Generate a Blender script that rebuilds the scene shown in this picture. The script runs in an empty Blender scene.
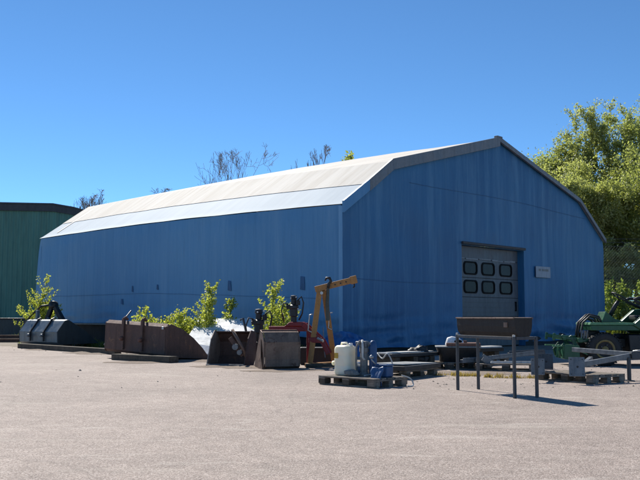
import bpy, bmesh, math, random
import numpy as np
from mathutils import Vector, Matrix, noise as mn

random.seed(7)
R = math.radians
scene = bpy.context.scene
COL = scene.collection
SUN_AZ, SUN_EL = R(-27), R(42)

# ------------------------------------------------------------------ world, camera, light
world = bpy.data.worlds.new("World"); scene.world = world; world.use_nodes = True
nt = world.node_tree; nt.nodes.clear()
sky = nt.nodes.new('ShaderNodeTexSky'); sky.sky_type = 'NISHITA'; sky.sun_disc = False
sky.sun_elevation = SUN_EL; sky.sun_rotation = SUN_AZ
sky.air_density = 0.55; sky.dust_density = 0.0; sky.ozone_density = 5.0; sky.altitude = 100
bg = nt.nodes.new('ShaderNodeBackground'); bg.inputs[1].default_value = 0.105
wo = nt.nodes.new('ShaderNodeOutputWorld')
tint = nt.nodes.new('ShaderNodeMix'); tint.data_type = 'RGBA'; tint.blend_type = 'MULTIPLY'; tint.inputs[0].default_value = 1
tint.inputs[7].default_value = (.72, 1.0, 1.06, 1)
nt.links.new(sky.outputs[0], tint.inputs[6]); nt.links.new(tint.outputs[2], bg.inputs[0]); nt.links.new(bg.outputs[0], wo.inputs[0])

sv = Vector((math.sin(SUN_AZ) * math.cos(SUN_EL), math.cos(SUN_AZ) * math.cos(SUN_EL), math.sin(SUN_EL)))
ld = bpy.data.lights.new('sun', 'SUN'); ld.energy = 4.6; ld.angle = R(0.5); ld.color = (1, .95, .87)
lo = bpy.data.objects.new('sun', ld); COL.objects.link(lo)
lo.rotation_euler = sv.to_track_quat('Z', 'Y').to_euler(); lo.location = (0, 0, 60)

cd = bpy.data.cameras.new('camera'); cam = bpy.data.objects.new('camera', cd); COL.objects.link(cam)
cam.location = (0, 0, 1.1); cam.rotation_euler = (R(90) + math.atan(76 / 872), 0, 0)
cd.sensor_width = 36; cd.lens = 36 * 872 / 640; cd.clip_end = 2000; cd.clip_start = .05
scene.camera = cam
vs = scene.view_settings
vs.view_transform = 'Standard'; vs.look = 'None'; vs.gamma = 1; vs.exposure = 0.5; vs.use_curve_mapping = False
scene.render.engine = 'CYCLES'

# ------------------------------------------------------------------ materials
def nodes(name):
    m = bpy.data.materials.new(name); m.use_nodes = True
    t = m.node_tree; b = t.nodes['Principled BSDF']
    return m, t, b
def N(t, typ, **kw):
    n = t.nodes.new(typ)
    for k, v in kw.items():
        if k in n.inputs: n.inputs[k].default_value = v
        else: setattr(n, k, v)
    return n
def ramp(t, stops):
    r = t.nodes.new('ShaderNodeValToRGB'); e = r.color_ramp.elements
    while len(e) < len(stops): e.new(.5)
    for q, (p, c) in zip(e, stops):
        q.position = p; q.color = (c if len(c) == 4 else (*c, 1)) if hasattr(c, '__len__') else (c, c, c, 1)
    return r
def coords(t, scale=(1, 1, 1), rot=(0, 0, 0)):
    tc = t.nodes.new('ShaderNodeTexCoord'); mp = t.nodes.new('ShaderNodeMapping')
    mp.inputs['Scale'].default_value = scale; mp.inputs['Rotation'].default_value = rot
    t.links.new(tc.outputs['Object'], mp.inputs[0]); return mp.outputs[0]
def noi(t, co, scale, detail=5, rough=.6, dist=0):
    n = N(t, 'ShaderNodeTexNoise', Scale=scale, Detail=detail, Roughness=rough, Distortion=dist)
    t.links.new(co, n.inputs['Vector']); return n
def mixc(t, fac, a, b, mode='MIX'):
    m = t.nodes.new('ShaderNodeMix'); m.data_type = 'RGBA'; m.blend_type = mode
    for sock, v in ((m.inputs[0], fac), (m.inputs[6], a), (m.inputs[7], b)):
        if hasattr(v, 'links') or hasattr(v, 'is_linked'): t.links.new(v, sock)
        elif isinstance(v, (int, float)): sock.default_value = v
        else: sock.default_value = (*v, 1)
    return m.outputs[2]
def bump(t, b, h, strength=.3, dist=.02):
    n = N(t, 'ShaderNodeBump', Strength=strength, Distance=dist)
    t.links.new(h, n.inputs['Height']); t.links.new(n.outputs[0], b.inputs['Normal'])

def worn(name, c1, c2, scale=6, rough=.6, metal=0, patch=None, patch_lo=.6, bstr=.25, spec=.5, stretch=(1, 1, 1)):
    """two-tone weathered surface, optional patches of a third colour (rust, chipped paint, dirt)"""
    m, t, b = nodes(name); co = coords(t, stretch)
    n1 = noi(t, co, scale, 7, .65, .4)
    r1 = ramp(t, [(.32, c1), (.68, c2)]); t.links.new(n1.outputs[0], r1.inputs[0]); out = r1.outputs[0]
    if patch:
        n2 = noi(t, co, scale * 1.7, 8, .7, .8)
        r2 = ramp(t, [(patch_lo, 0.), (patch_lo + .07, 1.)]); t.links.new(n2.outputs[0], r2.inputs[0])
        out = mixc(t, r2.outputs[0], out, patch)
    cs = coords(t, (scale * 3.2, scale * 3.2, scale * .3)); n4 = noi(t, cs, 1.0, 6, .7)
    r4 = ramp(t, [(.36, .72), (.5, 1.), (.72, 1.22)]); t.links.new(n4.outputs[0], r4.inputs[0]); out = mixc(t, .75, out, r4.outputs[0], 'MULTIPLY')
    n3 = noi(t, co, scale * 9, 4, .6)
    r3 = ramp(t, [(.25, .78), (.75, 1.15)]); t.links.new(n3.outputs[0], r3.inputs[0])
    out = mixc(t, .8, out, r3.outputs[0], 'MULTIPLY')
    t.links.new(out, b.inputs['Base Color'])
    rr = ramp(t, [(.3, max(rough - .12, .05)), (.7, min(rough + .15, 1))]); t.links.new(n1.outputs[0], rr.inputs[0])
    t.links.new(rr.outputs[0], b.inputs['Roughness'])
    b.inputs['Metallic'].default_value = metal; b.inputs['Specular IOR Level'].default_value = spec
    bump(t, b, n3.outputs[0], bstr, .006)
    return m

def tarp_mat(name, c1, c2, streak, rough=.5, bleach=.5, vertical=True):
    m, t, b = nodes(name)
    co = coords(t, (1.6, 1.6, .09)); co2 = coords(t, (1, 1, 1)); co3 = coords(t, (7, 7, .35))
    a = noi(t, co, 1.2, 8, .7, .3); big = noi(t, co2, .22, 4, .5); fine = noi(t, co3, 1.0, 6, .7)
    r = ramp(t, [(.3, c1), (.7, c2)]); t.links.new(big.outputs[0], r.inputs[0])  # broad tone patches stand in for shading on the drape folds
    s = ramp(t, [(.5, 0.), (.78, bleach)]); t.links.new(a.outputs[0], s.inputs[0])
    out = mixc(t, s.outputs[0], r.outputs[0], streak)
    f = ramp(t, [(.52, 0.), (.8, bleach * .8)]); t.links.new(fine.outputs[0], f.inputs[0])
    out = mixc(t, f.outputs[0], out, streak)
    d = ramp(t, [(.24, .72), (.46, 1.)]); t.links.new(fine.outputs[0], d.inputs[0])
    out = mixc(t, .55, out, d.outputs[0], 'MULTIPLY')
    t.links.new(out, b.inputs['Base Color']); b.inputs['Roughness'].default_value = rough
    w = noi(t, coords(t, (1.2, 1.2, 1.2)), 1.6, 5, .55, .6)
    w2 = noi(t, coords(t, (5, 5, .5)), 1.4, 3, .5)
    add = N(t, 'ShaderNodeMath', operation='ADD'); t.links.new(w.outputs[0], add.inputs[0]); t.links.new(w2.outputs[0], add.inputs[1])
    bump(t, b, add.outputs[0], .35, .05)
    return m

def roof_mat(name, c1, c2, dirt, dfac, rough):
    m, t, b = nodes(name)
    a = noi(t, coords(t, (.25, 1, .25)), .8, 7, .65, .5); s = noi(t, coords(t, (.3, 3.5, .3)), 1.2, 6, .7)
    r = ramp(t, [(.3, c1), (.7, c2)]); t.links.new(a.outputs[0], r.inputs[0])
    d = ramp(t, [(.42, 0.), (.75, dfac)]); t.links.new(s.outputs[0], d.inputs[0])
    t.links.new(mixc(t, d.outputs[0], r.outputs[0], dirt), b.inputs['Base Color'])
    b.inputs['Roughness'].default_value = rough; b.inputs['Specular IOR Level'].default_value = .12
    w = noi(t, coords(t, (.6, 1.6, .6)), 1.5, 4, .5); bump(t, b, w.outputs[0], .15, .04)
    return m

def leaf_mat(name, c1, c2, trans=.45):
    m, t, b = nodes(name)
    n = noi(t, coords(t), .9, 4, .6)
    g = t.nodes.new('ShaderNodeNewGeometry')
    ad = N(t, 'ShaderNodeMath', operation='ADD'); ml = N(t, 'ShaderNodeMath', operation='MULTIPLY'); ml.inputs[1].default_value = .5
    t.links.new(n.outputs[0], ad.inputs[0]); t.links.new(g.outputs['Random Per Island'], ad.inputs[1]); t.links.new(ad.outputs[0], ml.inputs[0])
    r = ramp(t, [(.2, c1), (.8, c2)]); t.links.new(ml.outputs[0], r.inputs[0])
    b.inputs['Roughness'].default_value = .5
    t.links.new(r.outputs[0], b.inputs['Base Color'])
    tr = t.nodes.new('ShaderNodeBsdfTranslucent'); t.links.new(mixc(t, 1., r.outputs[0], (1.5, 1.5, .7), 'MULTIPLY'), tr.inputs[0])
    ms = t.nodes.new('ShaderNodeMixShader'); ms.inputs[0].default_value = trans
    t.links.new(b.outputs[0], ms.inputs[1]); t.links.new(tr.outputs[0], ms.inputs[2])
    t.links.new(ms.outputs[0], t.nodes['Material Output'].inputs[0])
    return m

def ground_mat():
    m, t, b = nodes('asphalt_chippings'); co = coords(t)
    vor = N(t, 'ShaderNodeTexVoronoi', Scale=105.); t.links.new(co, vor.inputs['Vector'])
    sep = t.nodes.new('ShaderNodeSeparateColor'); t.links.new(vor.outputs['Color'], sep.inputs[0])
    stone = ramp(t, [(0, (.18, .145, .122)), (.25, (.275, .22, .185)), (.5, (.335, .27, .228)), (.78, (.405, .332, .284)), (1, (.56, .48, .42))])
    t.links.new(sep.outputs[0], stone.inputs[0]); out = stone.outputs[0]
    big = noi(t, co, .35, 6, .6, .3); rb = ramp(t, [(.3, .82), (.7, 1.14)]); t.links.new(big.outputs[0], rb.inputs[0])
    out = mixc(t, 1., out, rb.outputs[0], 'MULTIPLY')
    mid = noi(t, co, 4.5, 6, .65); rm = ramp(t, [(.3, .85), (.7, 1.13)]); t.links.new(mid.outputs[0], rm.inputs[0])
    out = mixc(t, 1., out, rm.outputs[0], 'MULTIPLY')
    # dusty tyre tracks and scrapes that run obliquely over the yard
    st = noi(t, coords(t, (.55, 1.9, 1), (0, 0, R(-58))), .8, 6, .6, .5)
    rs = ramp(t, [(.57, 0.), (.76, .42)]); t.links.new(st.outputs[0], rs.inputs[0])
    out = mixc(t, rs.outputs[0], out, (.50, .44, .37))
    st2 = noi(t, coords(t, (.9, 2.6, 1), (0, 0, R(-65))), .6, 6, .6, 1.6)
    rs2 = ramp(t, [(.61, 0.), (.73, .42)]); t.links.new(st2.outputs[0], rs2.inputs[0])
    out = mixc(t, rs2.outputs[0], out, (.60, .54, .47))
    dk = noi(t, co, .9, 5, .6, .6); rd = ramp(t, [(.63, 0.), (.8, .5)]); t.links.new(dk.outputs[0], rd.inputs[0])
    out = mixc(t, rd.outputs[0], out, (.22, .185, .155))
    wob = noi(t, co, .9, 4, .6); mv_ = t.nodes.new('ShaderNodeMix'); mv_.data_type = 'RGBA'; mv_.inputs[0].default_value = .35
    t.links.new(co, mv_.inputs[6]); t.links.new(wob.outputs[1], mv_.inputs[7])
    ck = N(t, 'ShaderNodeTexVoronoi', Scale=.3, feature='DISTANCE_TO_EDGE'); t.links.new(mv_.outputs[2], ck.inputs['Vector'])
    rk = ramp(t, [(.0, .3), (.0022, 0.)]); t.links.new(ck.outputs['Distance'], rk.inputs[0])
    out = mixc(t, rk.outputs[0], out, (.13, .105, .09))
    t.links.new(out, b.inputs['Base Color']); b.inputs['Roughness'].default_value = .85
    b.inputs['Specular IOR Level'].default_value = .35
    n2 = noi(t, co, 90, 3, .6)
    ad = N(t, 'ShaderNodeMath', operation='SUBTRACT'); t.links.new(n2.outputs[0], ad.inputs[0]); t.links.new(vor.outputs['Distance'], ad.inputs[1])
    bump(t, b, ad.outputs[0], .55, .007)
    return m

M = {}
M['ground'] = ground_mat()
M['dirt'] = worn('sandy_dirt', (.20, .165, .13), (.34, .29, .23), 3, .95, bstr=.6, spec=.2)
M['soil'] = worn('brown_soil', (.19, .15, .12), (.32, .26, .21), 6, .95, bstr=1., spec=.1)
M['bank'] = worn('grassy_earth', (.035, .05, .015), (.10, .11, .04), 2, .95, spec=.2)
M['tarp_side'] = tarp_mat('weathered_tarp_fold_tones', (.065, .215, .400), (.095, .275, .475), (.20, .37, .53), .5, .42)
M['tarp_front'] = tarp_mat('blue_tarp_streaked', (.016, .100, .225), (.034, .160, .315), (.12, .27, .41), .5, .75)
M['tarp_edge'] = tarp_mat('blue_tarp_edge_skylit', (.12, .30, .50), (.17, .36, .56), (.3, .45, .6), .45, .4)  # lightened blue carries the skylight on the hall corner
M['tarp_bright'] = tarp_mat('blue_tarp_new', (.014, .10, .29), (.02, .14, .38), (.15, .3, .45), .4, .2)
M['roof_top'] = roof_mat('white_pvc_roof', (.66, .615, .535), (.74, .695, .615), (.44, .375, .29), .6, .75)
M['roof_low'] = roof_mat('blue_pvc_roof_glare_tint', (.41, .485, .535), (.48, .55, .59), (.34, .40, .455), .5, .7)  # pale tone carries the glare on the blue roof sheet
M['flash'] = worn('grey_flashing', (.16, .165, .17), (.22, .22, .22), 2, .5, .3, (.12, .1, .09), .66)
M['seam'] = worn('dark_seam', (.03, .10, .22), (.04, .13, .27), 3, .6)
M['plinth'] = worn('dark_plinth', (.018, .018, .02), (.035, .034, .035), 3, .8)
M['plinth_cap'] = worn('concrete_cap', (.22, .22, .21), (.32, .31, .29), 4, .85)
M['door'] = worn('grey_door_panel', (.105, .108, .112), (.14, .143, .148), 2, .5, .1, (.085, .09, .095), .66, .1, stretch=(1, 1, .4))
M['door_edge'] = worn('scuffed_door_edge', (.22, .23, .23), (.32, .32, .32), 8, .6)
M['gasket'] = worn('black_rubber', (.008, .008, .008), (.014, .014, .014), 8, .7, spec=.12)
m, t, b = nodes('dusty_window'); b.inputs['Base Color'].default_value = (.06, .075, .085, 1); b.inputs['Roughness'].default_value = .25
b.inputs['Specular IOR Level'].default_value = .3
nn = noi(t, coords(t), 3, 5, .6); rr = ramp(t, [(.3, (.005, .005, .005)), (.75, (.022, .021, .02))]); t.links.new(nn.outputs[0], rr.inputs[0]); t.links.new(rr.outputs[0], b.inputs['Base Color'])
b.inputs['Specular IOR Level'].default_value = .18; M['window'] = m
M['header'] = worn('rusty_header', (.05, .045, .042), (.10, .085, .075), 5, .7)
M['sign'] = worn('grey_sign', (.30, .32, .35), (.37, .39, .42), 3, .5)
M['sign_text'] = worn('faded_print', (.19, .20, .19), (.24, .24, .22), 6, .6)
M['green_clad'] = worn('green_cladding', (.075, .185, .135), (.10, .225, .168), .6, .5, .15, stretch=(1, 1, .15))
M['dark_fascia'] = worn('dark_roof_edge', (.035, .037, .038), (.055, .057, .058), 1, .6)
M['rust'] = worn('dark_rusty_steel', (.085, .048, .037), (.15, .088, .068), 3.2, .7, .3, (.19, .10, .06), .57, .5)
M['rust_lit'] = worn('worn_bucket_steel', (.16, .10, .07), (.27, .185, .135), 3.2, .6, .35, (.12, .06, .04), .57, .5)
M['rust_pale'] = worn('sunlit_tint_steel', (.26, .19, .14), (.40, .31, .24), 3.2, .6, .2, (.16, .09, .06), .58, .5)  # sunlight on the open bucket's left plate put into the colour
M['sooty'] = worn('sooty_steel', (.020, .017, .015), (.045, .037, .031), 4, .7, .2, (.10, .06, .04), .66, .5)
M['rust_knob'] = worn('rust_red', (.13, .06, .042), (.21, .10, .07), 9, .8)
M['bluegrey'] = worn('slate_painted_steel', (.09, .115, .125), (.15, .18, .195), 3, .36, .25, (.05, .04, .035), .66, .3)  # lightened for the skylight on the slate bucket's back panels
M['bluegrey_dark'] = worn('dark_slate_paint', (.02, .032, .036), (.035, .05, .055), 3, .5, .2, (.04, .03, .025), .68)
M['black'] = worn('black_paint', (.010, .010, .011), (.022, .021, .021), 5, .5)
M['rubber'] = worn('tyre_rubber', (.022, .022, .022), (.04, .039, .037), 8, .8)
M['silver'] = worn('bare_steel', (.38, .37, .35), (.55, .53, .5), 8, .4, .7)
M['white_paint'] = worn('scuffed_white_paint', (.72, .73, .73), (.82, .82, .81), 2, .4, 0, (.42, .38, .34), .68, .15)
M['white_plastic'] = worn('white_plastic', (.74, .74, .73), (.82, .82, .81), 4, .35, bstr=.05)
M['red'] = worn('red_paint', (.16, .010, .012), (.26, .018, .02), 4, .45, .1, (.08, .03, .025), .64, .3)
M['yellow'] = worn('orange_yellow_paint', (.36, .155, .035), (.47, .22, .06), 4, .55, .05, (.14, .07, .035), .63, .35)
M['hookgreen'] = worn('olive_steel', (.06, .06, .045), (.11, .105, .08), 7, .55, .3)
M['wood'] = worn('weathered_wood', (.15, .125, .10), (.30, .26, .215), 5, .85, stretch=(1, 4, 4), bstr=.6, spec=.2)
M['wood_dark'] = worn('old_dark_timber', (.060, .052, .040), (.13, .11, .085), 4, .85, stretch=(1, 4, 4), bstr=.6, spec=.2)
M['board_grey'] = worn('grey_board', (.19, .205, .205), (.29, .30, .295), 4, .6, 0, (.12, .12, .115), .64)
M['board_pale'] = worn('pale_board', (.50, .49, .45), (.62, .61, .57), 4, .6)
M['steel'] = worn('grey_galvanised', (.12, .126, .132), (.22, .228, .235), 6, .45, .5, (.13, .10, .08), .67, .25)
M['steel_dark'] = worn('dull_dark_steel', (.05, .055, .062), (.09, .095, .10), 6, .5, .4, (.09, .06, .045), .67)
M['steel_legs'] = worn('dark_grey_legs', (.045, .047, .052), (.075, .077, .082), 8, .5, .3, (.08, .055, .04), .66)
m, t, b = nodes('milky_polythene')
nn = noi(t, coords(t), 5, 5, .6); rr = ramp(t, [(.3, (.80, .74, .56)), (.75, (.86, .81, .66))]); t.links.new(nn.outputs[0], rr.inputs[0]); t.links.new(rr.outputs[0], b.inputs['Base Color'])
b.inputs['Roughness'].default_value = .4; b.inputs['Subsurface Weight'].default_value = .6; b.inputs['Subsurface Radius'].default_value = (.12, .11, .06); b.inputs['Subsurface Scale'].default_value = 1.
M['poly'] = m
M['label_yellow'] = worn('yellow_sticker', (.5, .3, .03), (.6, .38, .05), 9, .6)
M['blue'] = worn('blue_paint', (.02, .07, .17), (.03, .095, .22), 7, .5, .05, (.16, .18, .2), .68)
M['grey_cloth'] = worn('grey_cloth', (.16, .15, .135), (.33, .31, .28), 9, .9, bstr=.7)
M['green'] = worn('dark_green_paint', (.010, .065, .028), (.018, .095, .042), 4, .38, .05, (.05, .05, .035), .7, .15)
M['green_light'] = worn('sunlit_tint_green', (.05, .17, .075), (.10, .25, .13), 5, .4, .05, (.2, .24, .18), .66)  # lighter copy of the green, sun on top faces put into the colour
M['hub_yellow'] = worn('yellow_rim', (.20, .145, .045), (.30, .22, .08), 7, .5, 0, (.08, .06, .03), .6)
M['coal'] = worn('ash', (.02, .019, .018), (.09, .085, .08), 25, .95, bstr=1)
M['bark'] = worn('bark', (.05, .042, .034), (.12, .105, .09), 5, .9, bstr=.8, stretch=(1, 1, .4), spec=.2)
M['twig'] = worn('bare_twig', (.24, .185, .145), (.36, .29, .23), 5, .9, spec=.2)
M['leaf'] = leaf_mat('spring_leaves', (.20, .235, .09), (.385, .415, .20), .58)
M['leaf2'] = leaf_mat('pale_spring_leaves', (.235, .265, .11), (.43, .45, .245), .58)
M['leaf_dark'] = leaf_mat('dull_leaves', (.24, .26, .13), (.42, .43, .24), .6)
M['leaf_sap'] = leaf_mat('fresh_sapling_leaves', (.24, .29, .06), (.46, .48, .15), .62)
M['leaf_tall'] = leaf_mat('tall_plant_leaves', (.13, .19, .05), (.32, .38, .15), .5)
M['dry'] = leaf_mat('dry_grass', (.25, .18, .05), (.46, .36, .13), .3)
M['grass'] = leaf_mat('weedy_grass', (.08, .11, .02), (.22, .25, .06), .4)
M['galv'] = worn('fence_post_galv', (.30, .32, .34), (.42, .44, .46), 5, .5, .4)
M['wire'] = worn('fence_wire', (.10, .105, .11), (.15, .155, .16), 5, .5, .5)

# ------------------------------------------------------------------ mesh builder
class MB:
    def __init__(s): s.v = []; s.f = []
    def add(s, vs_, fs):
        o = len(s.v); s.v += [tuple(p) for p in vs_]; s.f += [tuple(i + o for i in f) for f in fs]; return s
    def box(s, c, d, rot=None):
        x, y, z = (q / 2 for q in d)
        P = [Vector((i * x, j * y, k * z)) for k in (-1, 1) for j in (-1, 1) for i in (-1, 1)]
        if rot: P = [rot @ p for p in P]
        return s.add([p + Vector(c) for p in P], [(0, 2, 3, 1), (4, 5, 7, 6), (0, 1, 5, 4), (2, 6, 7, 3), (0, 4, 6, 2), (1, 3, 7, 5)])
    def bar(s, p, q, w, h, up=(0, 0, 1)):
        p, q = Vector(p), Vector(q); d = (q - p); L = d.length; d.normalize(); up = Vector(up)
        if abs(d.dot(up)) > .98: up = Vector((0, 1, 0))
        sx = d.cross(up).normalized(); u = sx.cross(d).normalized()
        rot = Matrix((sx, d, u)).transposed()
        return s.box((p + q) / 2, (w, L, h), rot)
    def tube(s, pts, r, n=8, cap=True):
        pts = [Vector(p) for p in pts]; rs = r if hasattr(r, '__len__') else [r] * len(pts)
        vs_, fs = [], []; a = None
        for i, p in enumerate(pts):
            d = (pts[min(i + 1, len(pts) - 1)] - pts[max(i - 1, 0)]).normalized()
            if a is None:
                a = d.cross(Vector((0, 0, 1)) if abs(d.z) < .9 else Vector((1, 0, 0))).normalized()
            else:
                a = (a - d * a.dot(d)); a = a.normalized() if a.length > 1e-5 else d.orthogonal().normalized()
            b_ = d.cross(a)
            for k in range(n):
                th = 2 * math.pi * k / n; vs_.append(p + (a * math.cos(th) + b_ * math.sin(th)) * rs[i])
        for i in range(len(pts) - 1):
            for k in range(n): fs.append((i * n + k, i * n + (k + 1) % n, (i + 1) * n + (k + 1) % n, (i + 1) * n + k))
        if cap: fs += [tuple(range(n))[::-1], tuple(range((len(pts) - 1) * n, len(pts) * n))]
        return s.add(vs_, fs)
    def prism(s, poly, e):
        """closed 3-D polygon extruded by vector e"""
        n = len(poly); e = Vector(e); P = [Vector(p) for p in poly]
        return s.add(P + [p + e for p in P], [tuple(range(n))[::-1], tuple(range(n, 2 * n))] + [(i, (i + 1) % n, n + (i + 1) % n, n + i) for i in range(n)])
    def lathe(s, prof, n=20, c=(0, 0, 0), axis='z', sx=1, sy=1):
        vs_, fs = [], []
        for r, z in prof:
            for k in range(n):
                th = 2 * math.pi * k / n; p = (r * math.cos(th) * sx, r * math.sin(th) * sy, z)
                if axis == 'y': p = (p[0], p[2], p[1])
                if axis == 'x': p = (p[2], p[0], p[1])
                vs_.append((p[0] + c[0], p[1] + c[1], p[2] + c[2]))
        m_ = len(prof)
        for i in range(m_ - 1):
            for k in range(n): fs.append((i * n + k, i * n + (k + 1) % n, (i + 1) * n + (k + 1) % n, (i + 1) * n + k))
        fs += [tuple(range(n))[::-1], tuple(range((m_ - 1) * n, m_ * n))]
        return s.add(vs_, fs)
    def sheet(s, prof, x0, x1, t):
        """polyline in (y,z) swept from x0 to x1 with thickness t"""
        n = len(prof); P = [Vector((0, a, b_)) for a, b_ in prof]; off = []
        for i in range(n):
            d = (P[min(i + 1, n - 1)] - P[max(i - 1, 0)]).normalized(); off.append(P[i] + Vector((0, -d.z, d.y)) * t)
        loop = P + off[::-1]
        vs_ = [p + Vector((x0, 0, 0)) for p in loop] + [p + Vector((x1, 0, 0)) for p in loop]; k = 2 * n
        fs = [(i, (i + 1) % k, k + (i + 1) % k, k + i) for i in range(k)]
        for i in range(n - 1):
            fs += [(i, i + 1, k - 2 - i, k - 1 - i)[::-1], (k + i, k + i + 1, k + k - 2 - i, k + k - 1 - i)]
        return s.add(vs_, fs)
    def build(s, name, mat, parent=None, bevel=0, smooth=False, sub=0):
        me = bpy.data.meshes.new(name); me.from_pydata(s.v, [], s.f)
        bm = bmesh.new(); bm.from_mesh(me); bmesh.ops.recalc_face_normals(bm, faces=bm.faces); bm.to_mesh(me); bm.free()
        return link(name, me, mat, parent, bevel, smooth, sub)
def link(name, me, mat, parent=None, bevel=0, smooth=False, sub=0):
    me.materials.append(M[mat] if isinstance(mat, str) else mat)
    o = bpy.data.objects.new(name, me); COL.objects.link(o)
    if parent: o.parent = parent
    if smooth:
        me.polygons.foreach_set('use_smooth', [True] * len(me.polygons))
    if bevel:
        md = o.modifiers.new('bevel', 'BEVEL'); md.width = bevel; md.segments = 2; md.limit_method = 'ANGLE'; md.angle_limit = R(35)
    if sub:
        md = o.modifiers.new('sub', 'SUBSURF'); md.levels = md.render_levels = sub
    return o
def tag(o, label=None, cat=None, group=None, kind=None):
    for k, v in (('label', label), ('category', cat), ('group', group), ('kind', kind)):
        if v: o[k] = v
    return o
def thing(name, label, cat, loc=(0, 0, 0), rz=0, group=None):
    o = bpy.data.objects.new(name, None); COL.objects.link(o); o.location = loc; o.rotation_euler = (0, 0, rz)
    o.empty_display_size = .2
    return tag(o, label, cat, group)
def copy_tree(o, parent=None):
    c = o.copy(); COL.objects.link(c)
    if parent: c.parent = parent
    for ch in [k for k in o.children]: copy_tree(ch, c)
    return c
def fast_mesh(name, V, F):
    """V (n,3) F (m,4) numpy quads"""
    me = bpy.data.meshes.new(name); n, m_ = len(V), len(F)
    me.vertices.add(n); me.vertices.foreach_set('co', V.astype(np.float32).ravel())
    me.loops.add(m_ * 4); me.loops.foreach_set('vertex_index', F.astype(np.int32).ravel())
    me.polygons.add(m_); me.polygons.foreach_set('loop_start', np.arange(0, m_ * 4, 4, dtype=np.int32))
    me.polygons.foreach_set('loop_total', np.full(m_, 4, dtype=np.int32))
    me.update(calc_edges=True); me.validate(); return me
def leaves_mesh(name, C, size, rng, up=.3, long=1.7):
    n = len(C); nr = rng.normal(size=(n, 3)); nr[:, 2] += up
    nr /= np.linalg.norm(nr, axis=1)[:, None]
    a = np.cross(nr, rng.normal(size=(n, 3))); a /= np.linalg.norm(a, axis=1)[:, None]; b_ = np.cross(nr, a)
    s_ = (size * rng.uniform(.6, 1.35, n))[:, None]
    V = np.stack([C - a * s_ * long / 2, C + b_ * s_ / 2 + nr * s_ * .12, C + a * s_ * long / 2, C - b_ * s_ / 2 + nr * s_ * .12], 1).reshape(-1, 3)
    return fast_mesh(name, V, np.arange(n * 4).reshape(-1, 4))

# ------------------------------------------------------------------ ground
g = MB()
xs = [-900, -200, -60, -30, 0, 30, 60, 200, 900]
for i in range(8):
    for j in range(8):
        g.add([(xs[i], xs[j], 0), (xs[i + 1], xs[j], 0), (xs[i + 1], xs[j + 1], 0), (xs[i], xs[j + 1], 0)], [(0, 1, 2, 3)])
tag(g.build('ground', 'ground'), kind='structure')

def grid(fn, nu, nv):
    V = [fn(i / nu, j / nv) for j in range(nv + 1) for i in range(nu + 1)]
    F = [(j * (nu + 1) + i, j * (nu + 1) + i + 1, (j + 1) * (nu + 1) + i + 1, (j + 1) * (nu + 1) + i) for j in range(nv) for i in range(nu)]
    mb = MB(); mb.add(V, F); return mb
def bankf(u, v):
    x = 9 + u * 46; y = 36 + v * 44
    e = min(u, 1 - u, v, 1 - v)
    h = 1.9 * min(1, max(0, (y - 37.2) / 3.5)) * min(1, max(0, (x - 9.2 + (y - 37) * .5) / 3)) * min(1, (1 - u) * 6) * min(1, (1 - v) * 6)
    return (x, y, -.05 + h + (mn.noise((x * .5, y * .5, 3)) * .15 if e > .02 else 0))
tag(grid(bankf, 50, 40).build('bank', 'bank', smooth=True), kind='structure')
def stripf(u, v):
    # sandy ground beside the hall's long wall and in front of the gable
    x = -22 + 32 * u; a = 24 if x > .6 else 0
    w = 3.2 + 1.2 * mn.noise((x * .35, 7, 1)) + .4 * mn.noise((x * 1.7, 2, 1))
    base = 24.2 + (abs(x - .6) * .92 if x < .6 else (x - .6) * 1.08)
    y = base - w + v * (w + 1.0)
    return (x, y, .004 + .0 * v)
tag(grid(stripf, 120, 6).build('dirt_strip', 'dirt'), kind='structure')

# ------------------------------------------------------------------ the blue hall
W_, LN, KX, ZE, ZK, ZA = 16.94, 16.42, 2.24, 4.28, 5.79, 7.41
hall = thing('storage_hall', 'large blue tarpaulin storage hall with white roof edge and grey sectional door', 'storage hall', (.61, 24.7, 0), R(90) - .744)
def top(b):
    b = min(max(b, 0), W_); c = min(b, W_ - b)
    return ZE + (ZK - ZE) * c / KX if c < KX else ZK + (ZA - ZK) * (c - KX) / (W_ / 2 - KX)
def sag(a): return .10 * math.sin(math.pi * min(max(a / LN, 0), 1))
def side_bot(a): return .42 + .42 * min(1, a / 9) + .03 * mn.noise((a * .9, 0, 5))
def wr(a, z, s0):
    low = max(0, 1 - (z - .4) / 1.5)
    d = .035 * mn.noise((a * .35, z * .4, s0)) + .02 * mn.noise((a * 1.3, z * .5, s0 + 4))
    d += .03 * math.sin(a * 1.9 + z * 1.3 + 2.5 * mn.noise((a * .25, z * .35, s0 + 7))) * max(0, mn.noise((a * .3, z * .4, s0 + 3)) + .25)
    d += low * low * (.20 * mn.noise((a * .45, z * 3.2 + .3 * math.sin(a), s0 + 9)) + .05 * mn.noise((a * 1.8, z * 6, s0 + 2)))
    return d
def sidef(u, v):
    a = u * LN; zb = side_bot(a); z = zb + v * (ZE + sag(a) - .015 - zb)
    k = 1 - (z - zb) / (ZE - zb); ext = .30 * min(1, max(0, u - .93) / .07) * (1 - math.exp(-k * 9))
    pin = min(1, (1 - v) * 10)
    frame = .018 * (1 - abs(math.cos(math.pi * a / 2.73)) ** .4)
    return (-(wr(a, z, 1) + frame) * pin - .06 * (1 - pin) * 0 - .02, a + ext, z)
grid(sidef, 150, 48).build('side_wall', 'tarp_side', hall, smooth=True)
def rightf(u, v):
    a = u * LN; z = .4 + v * (ZE - .4); return (W_ + .02 + wr(a, z, 21) * min(1, (1 - v) * 10), a, z)
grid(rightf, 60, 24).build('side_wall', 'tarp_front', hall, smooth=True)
DB0, DB1, DZ = 6.12, 10.25, 3.5
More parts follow.
